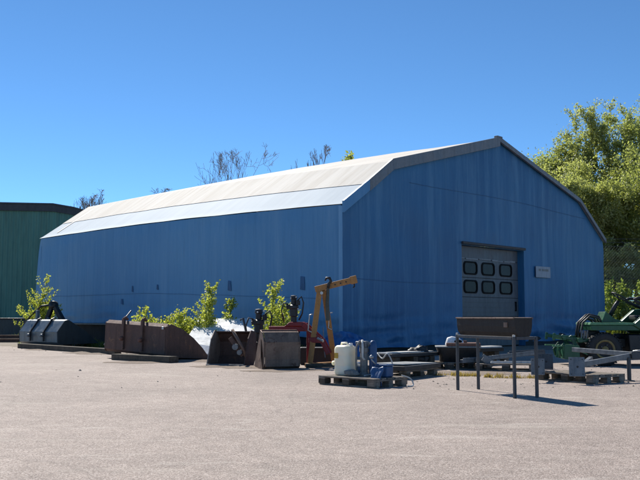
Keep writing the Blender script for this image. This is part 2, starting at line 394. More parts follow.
def gab(b, z):
    d = wr(b, z, 33)
    pe = min(1, max(0, (top(b) - z) / .4)); dd = 1
    if z < DZ + .5 and DB0 - .5 < b < DB1 + .5:
        dd = min(1, max(abs(b - (DB0 + DB1) / 2) - (DB1 - DB0) / 2, z - DZ, 0) / .5)
    folds = .02 * math.sin(b * 11 + 2 * mn.noise((b * .5, z * .2, 3))) * (.4 + .6 * mn.noise((b * .3, z * .15, 8)))
    return -(d + folds + .02) * pe * dd
fw = MB()
def gpatch(b0, b1, zb, nb, nv):
    V = []; bs = sorted(set([b0 + (b1 - b0) * i / nb for i in range(nb + 1)] + [q for q in (KX, W_ / 2, W_ - KX) if b0 < q < b1]))
    for j in range(nv + 1):
        for b in bs:
            lo_ = zb(b); z = lo_ + (top(b) - lo_) * j / nv; V.append((b, gab(b, z), z))
    n = len(bs); fw.add(V, [(j * n + i, j * n + i + 1, (j + 1) * n + i + 1, (j + 1) * n + i) for j in range(nv) for i in range(n - 1)])
gb = lambda b: .16 + .06 * mn.noise((b * .8, 1, 1))
gpatch(0, DB0, gb, 75, 60); gpatch(DB0, DB1, lambda b: DZ, 50, 34); gpatch(DB1, W_, gb, 80, 60)
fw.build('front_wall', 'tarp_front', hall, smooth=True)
rv = MB()
rv.add([(DB1 - .001, 0, .02), (DB1 - .001, .3, .02), (DB1 - .001, .3, DZ), (DB1 - .001, 0, DZ)], [(0, 1, 2, 3)])
rv.add([(DB0, 0, .02), (DB0, .3, .02), (DB0, .3, DZ), (DB0, 0, DZ)], [(0, 1, 2, 3)])
rv.add([(DB0, 0, DZ - .002), (DB1, 0, DZ - .002), (DB1, .3, DZ - .002), (DB0, .3, DZ - .002)], [(0, 1, 2, 3)])
rv.build('door_reveal', 'tarp_front', hall)
rw = MB(); V = [(0, LN + .02, .4), (KX, LN + .02, .4), (W_ / 2, LN + .02, .4), (W_ - KX, LN + .02, .4), (W_, LN + .02, .4), (W_, LN + .02, ZE), (W_ - KX, LN + .02, ZK), (W_ / 2, LN + .02, ZA), (KX, LN + .02, ZK), (0, LN + .02, ZE)]
rw.add(V, [tuple(range(10))]); rw.build('rear_wall', 'tarp_front', hall)
# roof: lower blue band with glare painted pale, upper white sheets, each a curved surface with real overlap
def roof(b0, b1, off, nb, a0=-.10, a1=LN + .12):
    def fn(u, v):
        a = a0 + u * (a1 - a0); b = b0 + v * (b1 - b0); z = top(b)
        r_ = .010 * mn.noise((a * .5, b * .8, 2)) + .008 * abs(math.sin(math.pi * a / 2.73)) + sag(a)
        return (b, a, z + off + r_)
    return grid(fn, 110, nb)
BM = KX * .45
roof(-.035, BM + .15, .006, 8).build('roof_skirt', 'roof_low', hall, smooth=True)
roof(BM, KX, .022, 8).build('roof_sheet', 'roof_top', hall, smooth=True)
roof(KX, W_ / 2, .022, 14).build('roof_sheet', 'roof_top', hall, smooth=True)
roof(W_ / 2, W_ - KX, .022, 14).build('roof_sheet', 'roof_top', hall, smooth=True)
roof(W_ - KX, W_ + .05, .022, 10).build('roof_sheet', 'roof_top', hall, smooth=True)
for a, w, mt in ((LN - .75, .09, 'flash'),):
    bt = MB(); P = [(b, a, top(b) + .027 + sag(a)) for b in (BM * .25, KX, W_ / 2, W_ - KX, W_)]
    for p, q in zip(P, P[1:]): bt.bar(p, q, w, .004)
    bt.build('roof_strap', mt, hall, .005)
# gable flashing
def trim(bs, mat, h, th=.09):
    mb = MB(); P = []
    for b in bs: P.append((b, top(b)))
    for (b0, z0), (b1, z1) in zip(P, P[1:]):
        mb.prism([(b0, -.07, z0 + .09), (b1, -.07, z1 + .09), (b1, -.07, z1 + .09 - h), (b0, -.07, z0 + .09 - h)], (0, -th, 0))
    return mb.build('gable_trim', mat, hall, .008)
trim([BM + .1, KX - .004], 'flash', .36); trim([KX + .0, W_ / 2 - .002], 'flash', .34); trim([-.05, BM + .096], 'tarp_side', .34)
trim([W_ / 2 + .002, W_ - KX], 'flash', .17); trim([W_ - KX + .004, W_ + .05], 'flash', .17)
mb = MB(); mb.box((W_ / 2, -.08, ZA + .07), (.34, .16, .10)); mb.build('ridge_cap', 'flash', hall, .02)
# corner flap and edge ropes
mb = MB()
for k in range(40):
    z = .45 + k * (ZE - .5) / 40; z2 = z + (ZE - .5) / 40
    f = lambda q: .015 * mn.noise((q * 2.2, 4, 4))
    mb.add([(-.075 + f(z), -.03, z), (-.075 + f(z2), -.03, z2), (-.05, -.085 + f(z2 + 9), z2), (-.05, -.085 + f(z + 9), z),], [(0, 1, 2, 3)])
    mb.add([(-.075 + f(z), -.03, z), (-.075 + f(z2), -.03, z2), (-.08 + f(z2), .04 + f(z2), z2), (-.08 + f(z), .04 + f(z), z)], [(0, 1, 2, 3)])
mb.build('corner_flap', 'tarp_edge', hall, smooth=True)
sm = MB(); P = [(b, gab(b, 2.2 - .1 * math.sin(b)) - .012, 2.2 - .06 * math.sin(b * .5)) for b in np.linspace(.6, DB0 - .1, 40)]
for p, q in zip(P, P[1:]): sm.bar(p, q, .006, .012)
sm.build('wall_seam', 'seam', hall)
sm = MB(); P = [(b, gab(b, 5.2) - .012, 5.35 - .12 * b / 10 - .05 * math.sin(b * .5)) for b in np.linspace(3.2, 15.6, 70)]
for p, q in zip(P, P[1:]): sm.bar(p, q, .006, .012)
sm.build('wall_seam', 'seam', hall)
sm = MB(); P = [(sidef(a / LN, .3)[0] - .012, a, sidef(a / LN, .3)[2]) for a in np.linspace(.6, 16.2, 90)]
for p, q in zip(P, P[1:]): sm.bar(p, q, .006, .01)
sm.build('wall_seam', 'seam', hall)
for a, z, w, h in ((10.6, 1.62, .14, .22), (9.95, 2.07, .10, .24), (8.5, 2.1, .10, .2), (4.72, 2.06, .17, .34), (1.52, 2.06, .20, .42)):
    v = (z - side_bot(a)) / (ZE - side_bot(a)); x = sidef(a / LN, v)[0]
    mb = MB(); mb.prism([(x - .012, a - w / 2, z - h / 2), (x - .012, a + w / 2, z - h / 2 + .03), (x - .018, a + w / 2 - .02, z + h / 2), (x - .018, a - w / 2 + .03, z + h / 2 - .02)], (-.012, 0, 0))
    mb.build('wall_patch', 'seam', hall, .004)
mb = MB(); mb.box((.16, LN / 2, .34), (.3, LN - .05, .88)); mb.build('plinth', 'plinth', hall, .01)
mb = MB(); mb.box((-.05, LN * .6, .80), (.20, LN * .75, .05)); mb.build('plinth_cap', 'plinth_cap', hall, .008)
mb = MB(); mb.box((DB0 / 2 + .1, .2, .24), (DB0 - .2, .3, .7)); mb.build('plinth', 'plinth', hall, .01); mb = MB(); mb.box(((DB1 + W_) / 2 - .1, .2, .24), (W_ - DB1 - .25, .3, .7)); mb.build('plinth', 'plinth', hall, .01)
# door
dz = [3.5, 3.07, 2.42, 1.75, 1.08, .42, .04]
door = MB()
for k in range(6): door.box(((DB0 + DB1) / 2, .29, (dz[k] + dz[k + 1]) / 2), (DB1 - DB0 - .02, .06, dz[k] - dz[k + 1] - .014))
door.box(((DB0 + DB1) / 2, .33, 1.76), (DB1 - DB0, .02, 3.46))
D_ = door.build('door', 'door', hall, .008)
for z in (.62, .78, .93, 1.24, 1.41, 1.58): 
    mb = MB(); mb.box(((DB0 + DB1) / 2, .256, z), (DB1 - DB0 - .06, .012, .014)); mb.build('panel_rib', 'door', D_)
mb = MB()
for k in range(9): mb.box((DB0 + .35 + k * .42 + .06 * (k % 2), .25, 3.075 + .012 * math.sin(k * 5)), (.40, .018, .035 + .012 * (k % 3)))
mb.build('worn_edge', 'door_edge', D_, .003)
def rrect(cx, cz, w, h, r, n=6):
    P = []
    for sx, sz, a0 in ((1, 1, 0), (-1, 1, 90), (-1, -1, 180), (1, -1, 270)):
        for i in range(n + 1):
            th = R(a0 + 90 * i / n); P.append((cx + sx * (w / 2 - r) + r * math.cos(th), cz + sz * (h / 2 - r) + r * math.sin(th)))
    return P
for cz in (2.75, 2.11):
    for cx in (7.035, 8.17, 9.37):
        o_ = rrect(cx, cz, .87, .46, .15); i_ = rrect(cx, cz, .75, .355, .11); n = len(o_)
        mb = MB(); vs_ = [(x, .235, z) for x, z in o_] + [(x, .225, z) for x, z in i_] + [(x, .27, z) for x, z in o_] + [(x, .27, z) for x, z in i_]
        fs = []
        for i in range(n):
            j = (i + 1) % n; fs += [(i, j, n + j, n + i), (i, j, 2 * n + j, 2 * n + i), (n + i, n + j, 3 * n + j, 3 * n + i)]
        mb.add(vs_, fs); mb.build('window_gasket', 'gasket', D_, smooth=False)
        mb = MB(); mb.prism([(x, .262, z) for x, z in rrect(cx, cz, .77, .375, .12)], (0, -.008, 0)); mb.build('window_pane', 'window', D_)
mb = MB(); mb.bar((10.02, .225, 1.28), (10.02, .225, 1.62), .05, .03); mb.box((10.02, .24, 1.3), (.07, .05, .05)); mb.box((10.02, .24, 1.6), (.07, .05, .05)); mb.build('handle', 'gasket', D_, .006)
mb = MB(); mb.box(((DB0 + DB1) / 2, -.05, DZ + .06), (DB1 - DB0 + .04, .08, .09)); mb.build('door_header', 'header', hall, .015)
# sign
sg = thing('wall_sign', 'small pale grey sign fixed on the blue gable right of the door', 'sign', hall.matrix_basis @ Vector((11.5, -.10, 2.76)), R(90) - .744)
mb = MB(); mb.box((0, 0, 0), (1.12, .02, .42)); mb.build('sign_panel', 'sign', sg, .006)
mb = MB()
for k, w in enumerate((.17, .22, .26)): mb.box((-.27 + k * .27, -.0125, .075), (w, .004, .09))
mb.build('faded_lettering', 'sign_text', sg)

# ------------------------------------------------------------------ green shed
shed = thing('metal_shed', 'dark green corrugated metal shed with black roof edge beyond the blue hall', 'shed', (-12, 48, 0))
prof = [(-30, 6.3), (-19, 7.55), (-2.75, 7.22), (-1.6, 7.02), (-.7, 6.78), (.4, 6.35)]
def pz(x):
    for (x0, z0), (x1, z1) in zip(prof, prof[1:]):
        if x0 <= x <= x1: return z0 + (z1 - z0) * (x - x0) / (x1 - x0)
    return prof[-1][1]
mb = MB(); x = -30; V = []
while x < .3:
    for dx, dy in ((0, 0), (.1, 0), (.14, .022), (.24, .022), (.28, 0)): V.append((x + dx, dy))
    x += .28
for i, ((x0, y0), (x1, y1)) in enumerate(zip(V, V[1:])):
    if x1 > x0: mb.add([(x0, y0, 0), (x1, y1, 0), (x1, y1, pz(x1) - .1), (x0, y0, pz(x0) - .1)], [(0, 1, 2, 3)])
mb.build('gable_wall', 'green_clad', shed)
for x in (.4, -30):
    mb = MB(); mb.add([(x, 0, 0), (x, 26, 0), (x, 26, 6.3), (x, 0, 6.3)], [(0, 1, 2, 3)]); mb.build('side_wall', 'green_clad', shed)
mb = MB()
for (x0, z0), (x1, z1) in zip(prof, prof[1:]): mb.prism([(x0, -.16, z0), (x1, -.16, z1), (x1, -.16, z1 - .36), (x0, -.16, z0 - .36)], (0, .12, 0))
mb.build('fascia', 'dark_fascia', shed)
mb = MB()
for (x0, z0), (x1, z1) in zip(prof, prof[1:]): mb.prism([(x0, -.2, z0 + .004), (x1, -.2, z1 + .004), (x1, -.2, z1 + .09), (x0, -.2, z0 + .09)], (0, 26.4, 0))
mb.build('roof', 'dark_fascia', shed)

# ------------------------------------------------------------------ loader buckets
def bucket(t, w, prof, mat, inner=None, th=.03, side_poly=None, bev=.006):
    """back sheet along prof (y depth, z) and two side plates; opening towards +y"""
    mb = MB(); mb.sheet(prof, -w / 2 + .02, w / 2 - .02, th); mb.build('shell', mat, t, bev)
    sp = side_poly or prof
    for sx in (-1, 1):
        mb = MB(); x = sx * w / 2 - (.02 if sx > 0 else 0) - (0 if sx > 0 else 0)
        mb.prism([(sx * w / 2 - .013, y, z) for y, z in sp], (.026, 0, 0)); mb.build('side_plate', inner or mat, t, bev)
# slate bucket with linkage
A, B = Vector((-10.55, 30.9)), Vector((-8.78, 29.4)); ux = (B - A).normalized()
tb = thing('slate_bucket', 'slate grey loader bucket with two clamp brackets, lying on a long timber beam', 'loader bucket', ((A + B).x / 2, (A + B).y / 2, .16), math.atan2(ux.y, ux.x))
pr = [(1.6, .03), (.08, .0), (0, .06), (-.02, .40), (.26, .76), (.36, .79)]
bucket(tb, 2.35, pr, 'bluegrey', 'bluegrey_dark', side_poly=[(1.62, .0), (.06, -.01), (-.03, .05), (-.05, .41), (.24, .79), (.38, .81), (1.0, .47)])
for x in (-.42, .40):
    mb = MB(); mb.bar((x, -.075, .08), (x, -.08, .42), .06, .05, (0, 1, 0)); mb.bar((x, -.07, .40), (x, .24, .82), .06, .06); mb.bar((x, .2, .81), (x, .34, .86), .06, .06)
    h = mb.build('hook_bracket', 'black', tb, .01)
    mb = MB(); mb.lathe([(.0, -.07), (.05, -.07), (.055, 0), (.045, .03), (0, .04)], 12, (x, -.13, .28), 'y'); mb.build('pin', 'steel', h, smooth=True)
mb = MB(); mb.bar((-1.0, .55, .1), (-1.0, .55, 1.15), .11, .11); mb.build('linkage_post', 'bluegrey', tb, .012)
ln = thing('linkage_frame', 'black A-shaped lifting frame rising behind the slate grey bucket', 'lifting frame', (-9.75, 31.6, 0), R(-20))
mb = MB(); mb.bar((-.55, 0, 0), (.1, 0, 1.48), .14, .14); mb.build('strut', 'black', ln, .012)
mb = MB(); mb.bar((1.0, 0, .3), (.18, 0, 1.48), .2, .14); mb.build('strut', 'black', ln, .012)
mb = MB(); mb.lathe([(0, -.12), (.13, -.12), (.15, 0), (.13, .12), (0, .12)], 14, (.14, 0, 1.5), 'y'); mb.build('pivot', 'black', ln, smooth=True)
mb = MB(); mb.tube([(.1, -.05, 1.5), (-.3, -.1, 1.46), (-.75, -.12, 1.1), (-1.05, -.1, .8), (-1.1, -.05, .2)], .035, 8); mb.build('hose', 'black', ln, smooth=True)
mb = MB(); mb.tube([(-.35, -.05, .2), (.0, -.08, 1.05)], .05, 8); mb.build('ram', 'steel', ln, smooth=True)
mb = MB(); mb.box((0, 0, .05), (1.6, .5, .1)); mb.build('foot', 'black', ln, .01)
def beam(name, label, p, q, w, h, mat, z=0, cat='beam', group=None):
    p, q = Vector(p), Vector(q); c = (p + q) / 2; d = q - p
    mb = MB(); L = d.length; n = 8
    for i in range(n):
        mb.box((-L / 2 + (i + .5) * L / n, .004 * mn.noise((i * 3.1, w, h)), h / 2), (L / n + (.0), w, h))
    mb = MB(); mb.box((0, 0, h / 2), (L, w, h))
    o = mb.build(name, mat, None, .012); o.location = (c.x, c.y, z); o.rotation_euler = (0, 0, math.atan2(d.y, d.x))
    return tag(o, label, cat, group)
beam('timber_beam', 'long weathered timber beam under the slate grey bucket', (-10.3, 30.2), (-5.75, 25.0), .22, .16, 'wood_dark', cat='timber')
# brown bucket
A, B = Vector((-5.68, 23.25)), Vector((-3.77, 21.55)); ux = (B - A).normalized()
tb = thing('rusty_bucket', 'long dark brown rusty loader bucket tipped on a timber, two hooks on its back', 'loader bucket', ((A + B).x / 2, (A + B).y / 2, .15), math.atan2(ux.y, ux.x))
bucket(tb, 2.55, [(1.38, -.08), (.03, .02), (0, .05), (.0, .72), (.08, .78)], 'rust', 'rust', th=.035, side_poly=[(1.42, -.10), (.0, -.02), (-.03, .02), (-.03, .74), (.12, .8), (.5, .66), (.85, .44), (1.16, .18)])
tb.rotation_euler = (0, R(2.2), math.atan2(ux.y, ux.x))
for x in (-.45, .35):
    mb = MB(); mb.bar((x, -.05, .08), (x, -.05, .86), .09, .07, (0, 1, 0)); h = mb.build('hook_rib', 'rust', tb, .01)
    mb = MB(); mb.tube([(x, -.05, .78), (x, -.06, .86), (x, .0, .90), (x, .07, .84)], .036, 8); mb.build('hook', 'rust_knob', h, smooth=True)
    mb = MB(); mb.lathe([(0, -.05), (.045, -.05), (.058, -.02), (.058, .04), (0, .05)], 14, (x, -.11, .36), 'y'); mb.build('pin', 'rust_knob', h, smooth=True)
mb = MB(); mb.box((1.16, -.047, .7), (.07, .02, .07)); mb.build('bright_tab', 'silver', tb, .004)
beam('timber_block', 'squared dark timber block under the back of the brown rusty bucket', (-5.15, 22.2), (-3.45, 20.75), .3, .15, 'wood_dark', cat='timber')
mb = MB(); mb.tube([(0, 0, 0), (.72, .1, .95)], .022, 8); o = mb.build('steel_rod', 'steel', None, smooth=True); o.location = (-5.98, 24.3, .3); tag(o, 'thin grey rod leaning behind the rusty bucket', 'rod')
# white tipped bucket
tw = thing('white_bucket', 'white painted bucket tipped with its smooth sloping face up, behind the saplings', 'loader bucket', (-2.62, 24.4, 0), R(3))
mb = MB(); mb.prism([(-1.06, -.75, .40), (-.88, 1.5, 1.03), (1.02, 1.5, 1.03), (1.0, -1.15, .10), (-.60, -1.15, .10)], (0, .03, -.04))
mb.build('sloping_face', 'white_paint', tw, .008)
mb = MB(); mb.prism([(-1.05, -.70, .35), (-.87, 1.48, .97), (-.6, 1.48, .02), (-.58, -1.1, .02)], (.03, 0, 0)); mb.build('side_plate', 'white_paint', tw, .006)
mb = MB(); mb.prism([(.96, -1.1, .05), (.96, 1.48, .97), (.96, 1.48, .02)], (.03, 0, 0)); mb.build('side_plate', 'white_paint', tw, .006)
mb = MB(); mb.box((.1, 1.50, .5), (1.6, .03, .9)); mb.build('back_plate', 'white_paint', tw, .006)
# open bucket and back-to-us bucket
to = thing('open_bucket', 'small brown digger bucket with its dark open side facing the yard', 'loader bucket', (-1.98, 19.75, 0), R(-12))
mb = MB(); mb.sheet([(-.42, .03), (.25, .02), (.42, .2), (.44, .52), (.30, .72), (.12, .76)], -.42, .42, .025); mb.build('shell', 'rust', to, .006)
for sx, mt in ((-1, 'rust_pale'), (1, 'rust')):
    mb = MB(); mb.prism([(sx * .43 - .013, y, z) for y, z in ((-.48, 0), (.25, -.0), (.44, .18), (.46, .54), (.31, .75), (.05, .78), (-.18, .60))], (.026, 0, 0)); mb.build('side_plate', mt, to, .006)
mb = MB(); mb.bar((-.44, -.45, .03), (.44, -.45, .03), .1, .03); mb.build('cutting_edge', 'steel', to, .005)
for px_, pz_, pr_ in ((.20, .42, .07), (.30, .30, .06)):
    mb = MB(); mb.lathe([(0, -.05), (pr_, -.05), (pr_, .04), (pr_ * .6, .06), (0, .06)], 14, (px_, -.36, pz_), 'y'); mb.build('hinge_boss', 'steel', to, .006)
mb = MB(); mb.bar((.05, -.3, .62), (.36, -.32, .22), .06, .09); mb.build('hinge_arm', 'rust', to, .01)
mb = MB(); mb.tube([(.1, -.3, .8), (.32, -.34, .45), (.42, -.3, .2)], .035, 8); mb.build('lifting_bar', 'rust_lit', to, smooth=True)
tk = thing('digger_bucket', 'scuffed brown digger bucket with its flat back and rim turned to the yard', 'loader bucket', (-.80, 18.35, 0), R(20))
bucket(tk, .78, [(.65, .02), (.1, .0), (.0, .08), (-.02, .55), (.10, .74), (.22, .78)], 'rust_lit', 'rust_lit', side_poly=[(.7, .0), (.1, -.02), (-.02, .06), (-.04, .56), (.08, .76), (.24, .81)])
mb = MB(); mb.bar((-.39, .2, .79), (.39, .2, .79), .09, .045); mb.build('top_rim', 'rust_knob', tk, .01)
mb = MB(); mb.bar((-.37, -.035, .12), (.37, -.035, .12), .02, .14); mb.build('wear_strip', 'rust_lit', tk, .006)
mb = MB(); mb.prism([(-.415, .62, .0), (-.415, .02, .0), (-.445, .05, .30), (-.415, .14, .62)], (.012, 0, 0)); mb.build('wing_plate', 'rust_lit', tk, .006)
# hydraulic rotators
def rotator(label, loc, s, rz):
    t = thing('hydraulic_rotator', label, 'hydraulic unit', loc, rz, 'black hydraulic units behind the digger buckets')
    t.scale = (s, s, s)
    mb = MB(); mb.lathe([(0, 0), (.20, 0), (.2, .06), (.10, .08), (.10, .3), (.13, .32), (.13, .55), (.16, .57), (.16, .66), (.09, .7), (.09, .86), (.12, .88), (.10, .98), (0, 1.0)], 16); mb.build('motor_body', 'black', t, .006)
    for x, z in ((-.15, .62), (.16, .75)):
        mb = MB(); mb.box((x, -.05, z), (.12, .14, .16)); mb.lathe([(0, -.05), (.035, -.05), (.035, .05), (0, .05)], 8, (x * 1.3, -.12, z), 'y'); mb.build('valve_block', 'black', t, .012)
    mb = MB(); mb.tube([(.16, -.1, .82), (.30, -.14, .95), (.36, -.1, .75), (.30, -.05, .4), (.18, 0, .2)], .025, 7); mb.build('hose', 'black', t, smooth=True)
    mb = MB(); mb.tube([(-.16, -.1, .7), (-.3, -.16, .74), (-.38, -.12, .5), (-.3, -.05, .1)], .022, 7); mb.build('hose', 'black', t, smooth=True)
    for x, z in ((.13, .93), (-.05, .9), (.2, .55)):
        mb = MB(); mb.lathe([(0, -.03), (.022, -.03), (.022, .03), (0, .03)], 8, (x, -.15, z), 'y'); mb.build('fitting', 'silver', t)
    mb = MB(); mb.box((0, 0, -.12), (.34, .3, .24)); mb.build('mount', 'black', t, .012)
    return t
rotator('lower black hydraulic unit standing between the open bucket and the white bucket', (-1.42, 20.3, .45), .82, R(10))
rotator('tall black hydraulic unit on the red frame beside the yellow crane', (-.58, 19.3, .88), .68, R(-15))
mb = MB(); mb.tube([(0, 0, .3), (-.02, 0, .75), (-.09, 0, 1.05), (-.16, 0, 1.0)], .028, 8); o = mb.build('bent_pipe', 'steel_dark', None, smooth=True); o.location = (-1.72, 20.6, 0); tag(o, 'thin bent pipe standing left of the lower black hydraulic unit', 'pipe')
# red hitch frame
tr = thing('red_hitch_frame', 'red painted implement frame between the digger bucket and yellow crane', 'implement frame', (-.35, 19.3, 0), R(-6))
mb = MB(); mb.box((-.34, 0, .82), (.85, .30, .11)); mb.build('cross_beam', 'red', tr, .015)
mb = MB(); mb.prism([(-.42, -.2, .87), (-.30, -.2, .97), (.0, -.2, .97), (.10, -.2, .87)], (0, .36, 0)); mb.build('housing', 'red', tr, .02)
for y in (-.2, .22):
    mb = MB(); mb.bar((.0, y, .92), (.42, y - .06, .55), .05, .11); mb.bar((.42, y - .06, .56), (.56, y - .08, .28), .05, .09); mb.build('arm', 'red', tr, .012)
mb = MB(); mb.box((.28, -.28, .58), (.3, .05, .12)); mb.build('bracket', 'red', tr, .01)
for x in (-.75, .1):
    mb = MB(); mb.bar((x, .05, 0), (x, .05, .8), .1, .1); mb.build('leg', 'red', tr, .01)
mb = MB(); mb.tube([(.33, -.3, .62), (.46, -.36, .56)], .03, 8); mb.build('pin', 'silver', tr)
mb = MB(); mb.box((.15, .15, .2), (1.1, .5, .38)); o = mb.build('ballast_block', 'black', None, .02); o.location = (-.05, 19.9, 0); tag(o, 'low black block under the red frame behind the yellow crane', 'block')

# ------------------------------------------------------------------ yellow crane
tc = thing('jib_crane', 'weathered orange yellow lifting jib on two splayed legs with hook', 'crane', (.05, 19.2, 0))
mb = MB(); mb.bar((-.27, -.25, .06), (-.05, 0, 1.72), .12, .09, (0, 1, 0)); mb.build('leg', 'yellow', tc, .008)
mb = MB(); mb.bar((.27, .3, .06), (.04, .02, 1.66), .12, .09, (0, 1, 0)); mb.build('leg', 'yellow', tc, .008)
mb = MB(); mb.bar((-.16, 0, 1.68), (.72, 0, 1.90), .10, .13); mb.build('jib', 'yellow', tc, .008)
mb = MB(); mb.bar((.62, 0, 1.875), (.76, 0, 1.91), .115, .17); j = mb.build('jib_end', 'yellow', tc, .008)
mb = MB(); mb.tube([(.70, 0, 1.82), (.71, 0, 1.75), (.68, 0, 1.72)], .018, 6); mb.build('eye', 'black', j)
for k in range(4):
    mb = MB(); mb.lathe([(0, -.053), (.018, -.053), (.018, .053), (0, .053)], 8, (.16 + k * .12, 0, 1.757 + k * .03), 'y'); mb.build('jib_hole', 'black', tc)
mb = MB(); mb.bar((-.34, -.32, .05), (.32, .36, .05), .12, .08); mb.build('base_bar', 'yellow', tc, .008)
mb = MB(); mb.bar((-.36, -.38, .045), (.42, -.34, .045), .16, .07); mb.build('base_bar', 'wood_dark', tc, .008)
mb = MB(); mb.bar((.30, .34, .05), (.46, -.3, .05), .1, .08); mb.build('base_bar', 'yellow', tc, .008)
mb = MB(); mb.tube([(.12, -.09, 1.0), (.11, -.09, 1.4), (.13, -.09, 1.72)], [.05, .042, .03], 8); mb.build('hoist_link', 'hookgreen', tc, .004)
mb = MB(); mb.tube([(.13, -.09, 1.70), (.14, -.09, 1.80), (.19, -.09, 1.86), (.16, -.09, 1.93), (.09, -.09, 1.93), (.06, -.09, 1.87)], [.03, .034, .034, .032, .026, .016], 8); mb.build('hook', 'black', tc, smooth=True)
for x0, y0, z0, z1 in ((-.31, -.22, .75, 1.12), (.13, .1, .80, 1.16)):
    mb = MB(); mb.tube([(x0 + .08, y0, z0), (x0 - .0, y0, z0 + .04), (x0 + .03, y0, z1), (x0 + .10, y0, z1 + .02)], .015, 7); mb.build('handle', 'silver', tc, smooth=True)
mb = MB(); mb.tube([(.02, -.05, .85), (.03, -.06, .5), (.06, -.08, .2)], .012, 6); mb.build('chain', 'steel', tc)
mb = MB(); mb.lathe([(0, -.05), (.035, -.05), (.035, .05), (0, .05)], 10, (-.015, -.08, 1.6), 'y'); mb.build('bolt', 'silver', tc)

# ------------------------------------------------------------------ pallets
pal = thing('wooden_pallet', 'x', 'pallet', (0, 0, 0), 0, 'wooden pallets set out in front of the gable')
mb = MB()
for i, y in enumerate((-.3275, -.165, 0, .165, .3275)): mb.box((0, y, .133), (1.2, .145 if i % 2 == 0 else .1, .022))
mb.build('deck', 'wood', pal, .004)
mb = MB()
for x in (-.5275, 0, .5275): mb.box((x, 0, .1085), (.145, .8, .022))
mb.build('stringer', 'wood', pal, .004)
for x in (-.5275, 0, .5275):
    for y in (-.3275, 0, .3275):
        mb = MB(); mb.box((x, y, .0595), (.145, .145 if y else .1, .074)); mb.build('block', 'wood_dark' if (x + y) < -.2 else 'wood', pal, .006)
for y in (-.3275, 0, .3275):
    mb = MB(); mb.box((0, y, .011), (1.2, .1, .022)); mb.build('skid', 'wood', pal, .004)
pspots = [(.68, 14.1, -45, 'grey wooden pallet carrying the white jerrycan and blue things'),
          (1.52, 16.1, 56, 'wooden pallet under the broad grey topped board beside the blue sack'),
          (1.75, 18.15, 44, 'wooden pallet under the tall black box with a pale lid'),
          (2.95, 18.75, 32, 'wooden pallet under the dark tub with the white cover'),
          (3.62, 20.1, 40, 'wooden pallet under the narrow pale plank behind the barbecue'),
          (3.80, 17.95, -14, 'wooden pallet with grey steel bars, seen between the barbecue legs'),
          (4.42, 14.95, -57, 'wooden pallet under the square steel plates and V-shaped drawbar')]
for i, (x, y, a, lb) in enumerate(pspots):
    o = pal if i == 0 else copy_tree(pal); o.location = (x, y, 0); o.rotation_euler = (0, 0, R(a)); o['label'] = lb
PZ = .145
# jerrycan
jc = thing('jerrycan', 'milky white plastic jerrycan with a small yellow sticker on the pallet', 'jerrycan', (.41, 14.32, PZ), R(-40))
mb = MB(); V = []
lev = [(0, .86), (.02, .97), (.05, 1.), (.14, 1.0), (.155, .975), (.17, 1.), (.30, 1.0), (.315, .975), (.33, 1.), (.42, 1.), (.455, .93), (.475, .78), (.482, .5)]
for z, s_ in lev:
    for x, y in rrect(0, 0, .31 * s_, .27 * s_, .075 * s_, 4): V.append((x, y, z))
n = 20
mb.add(V, [(i * n + k, i * n + (k + 1) % n, (i + 1) * n + (k + 1) % n, (i + 1) * n + k) for i in range(len(lev) - 1) for k in range(n)] + [tuple(range(n))[::-1], tuple(range((len(lev) - 1) * n, len(lev) * n))])
mb.build('canister', 'poly', jc, smooth=True)
mb = MB(); mb.tube([(-.08, 0, .47), (-.07, 0, .515), (.03, 0, .52), (.06, 0, .475)], .016, 8); mb.build('grip', 'poly', jc, smooth=True)
mb = MB(); mb.lathe([(0, 0), (.034, 0), (.034, .035), (.028, .04), (0, .04)], 12, (.10, .02, .475)); mb.build('cap', 'white_plastic', jc)
mb = MB(); mb.lathe([(0, -.03), (.035, -.03), (.04, .0), (.03, .03), (0, .03)], 10, (-.17, -.07, .19), 'x'); mb.build('tap', 'poly', jc, smooth=True)
mb = MB(); mb.box((-.075, -.137, .315), (.075, .006, .085)); mb.build('sticker', 'label_yellow', jc)
def lump(name, c, d, mat, label, cat, seed, rz=0, amp=.25):
    bm = bmesh.new(); bmesh.ops.create_icosphere(bm, subdivisions=4, radius=.5)
    for v in bm.verts:
        k = 1 + amp * mn.fractal(v.co * 2.6 + Vector((seed, 0, 0)), 1, 2, 4)
        v.co = Vector((v.co.x * d[0] * k, v.co.y * d[1] * k, max(v.co.z * d[2] * k, -d[2] * .40) + d[2] * .40))
    me = bpy.data.meshes.new(name); bm.to_mesh(me); bm.free(); o = link(name, me, mat, None, smooth=True); o.location = c; o.rotation_euler = (0, 0, rz)
    return tag(o, label, cat)
lump('grey_sack', (.50, 14.03, PZ), (.24, .17, .12), 'grey_cloth', 'small crumpled grey sack at the foot of the white jerrycan', 'sack', 3)
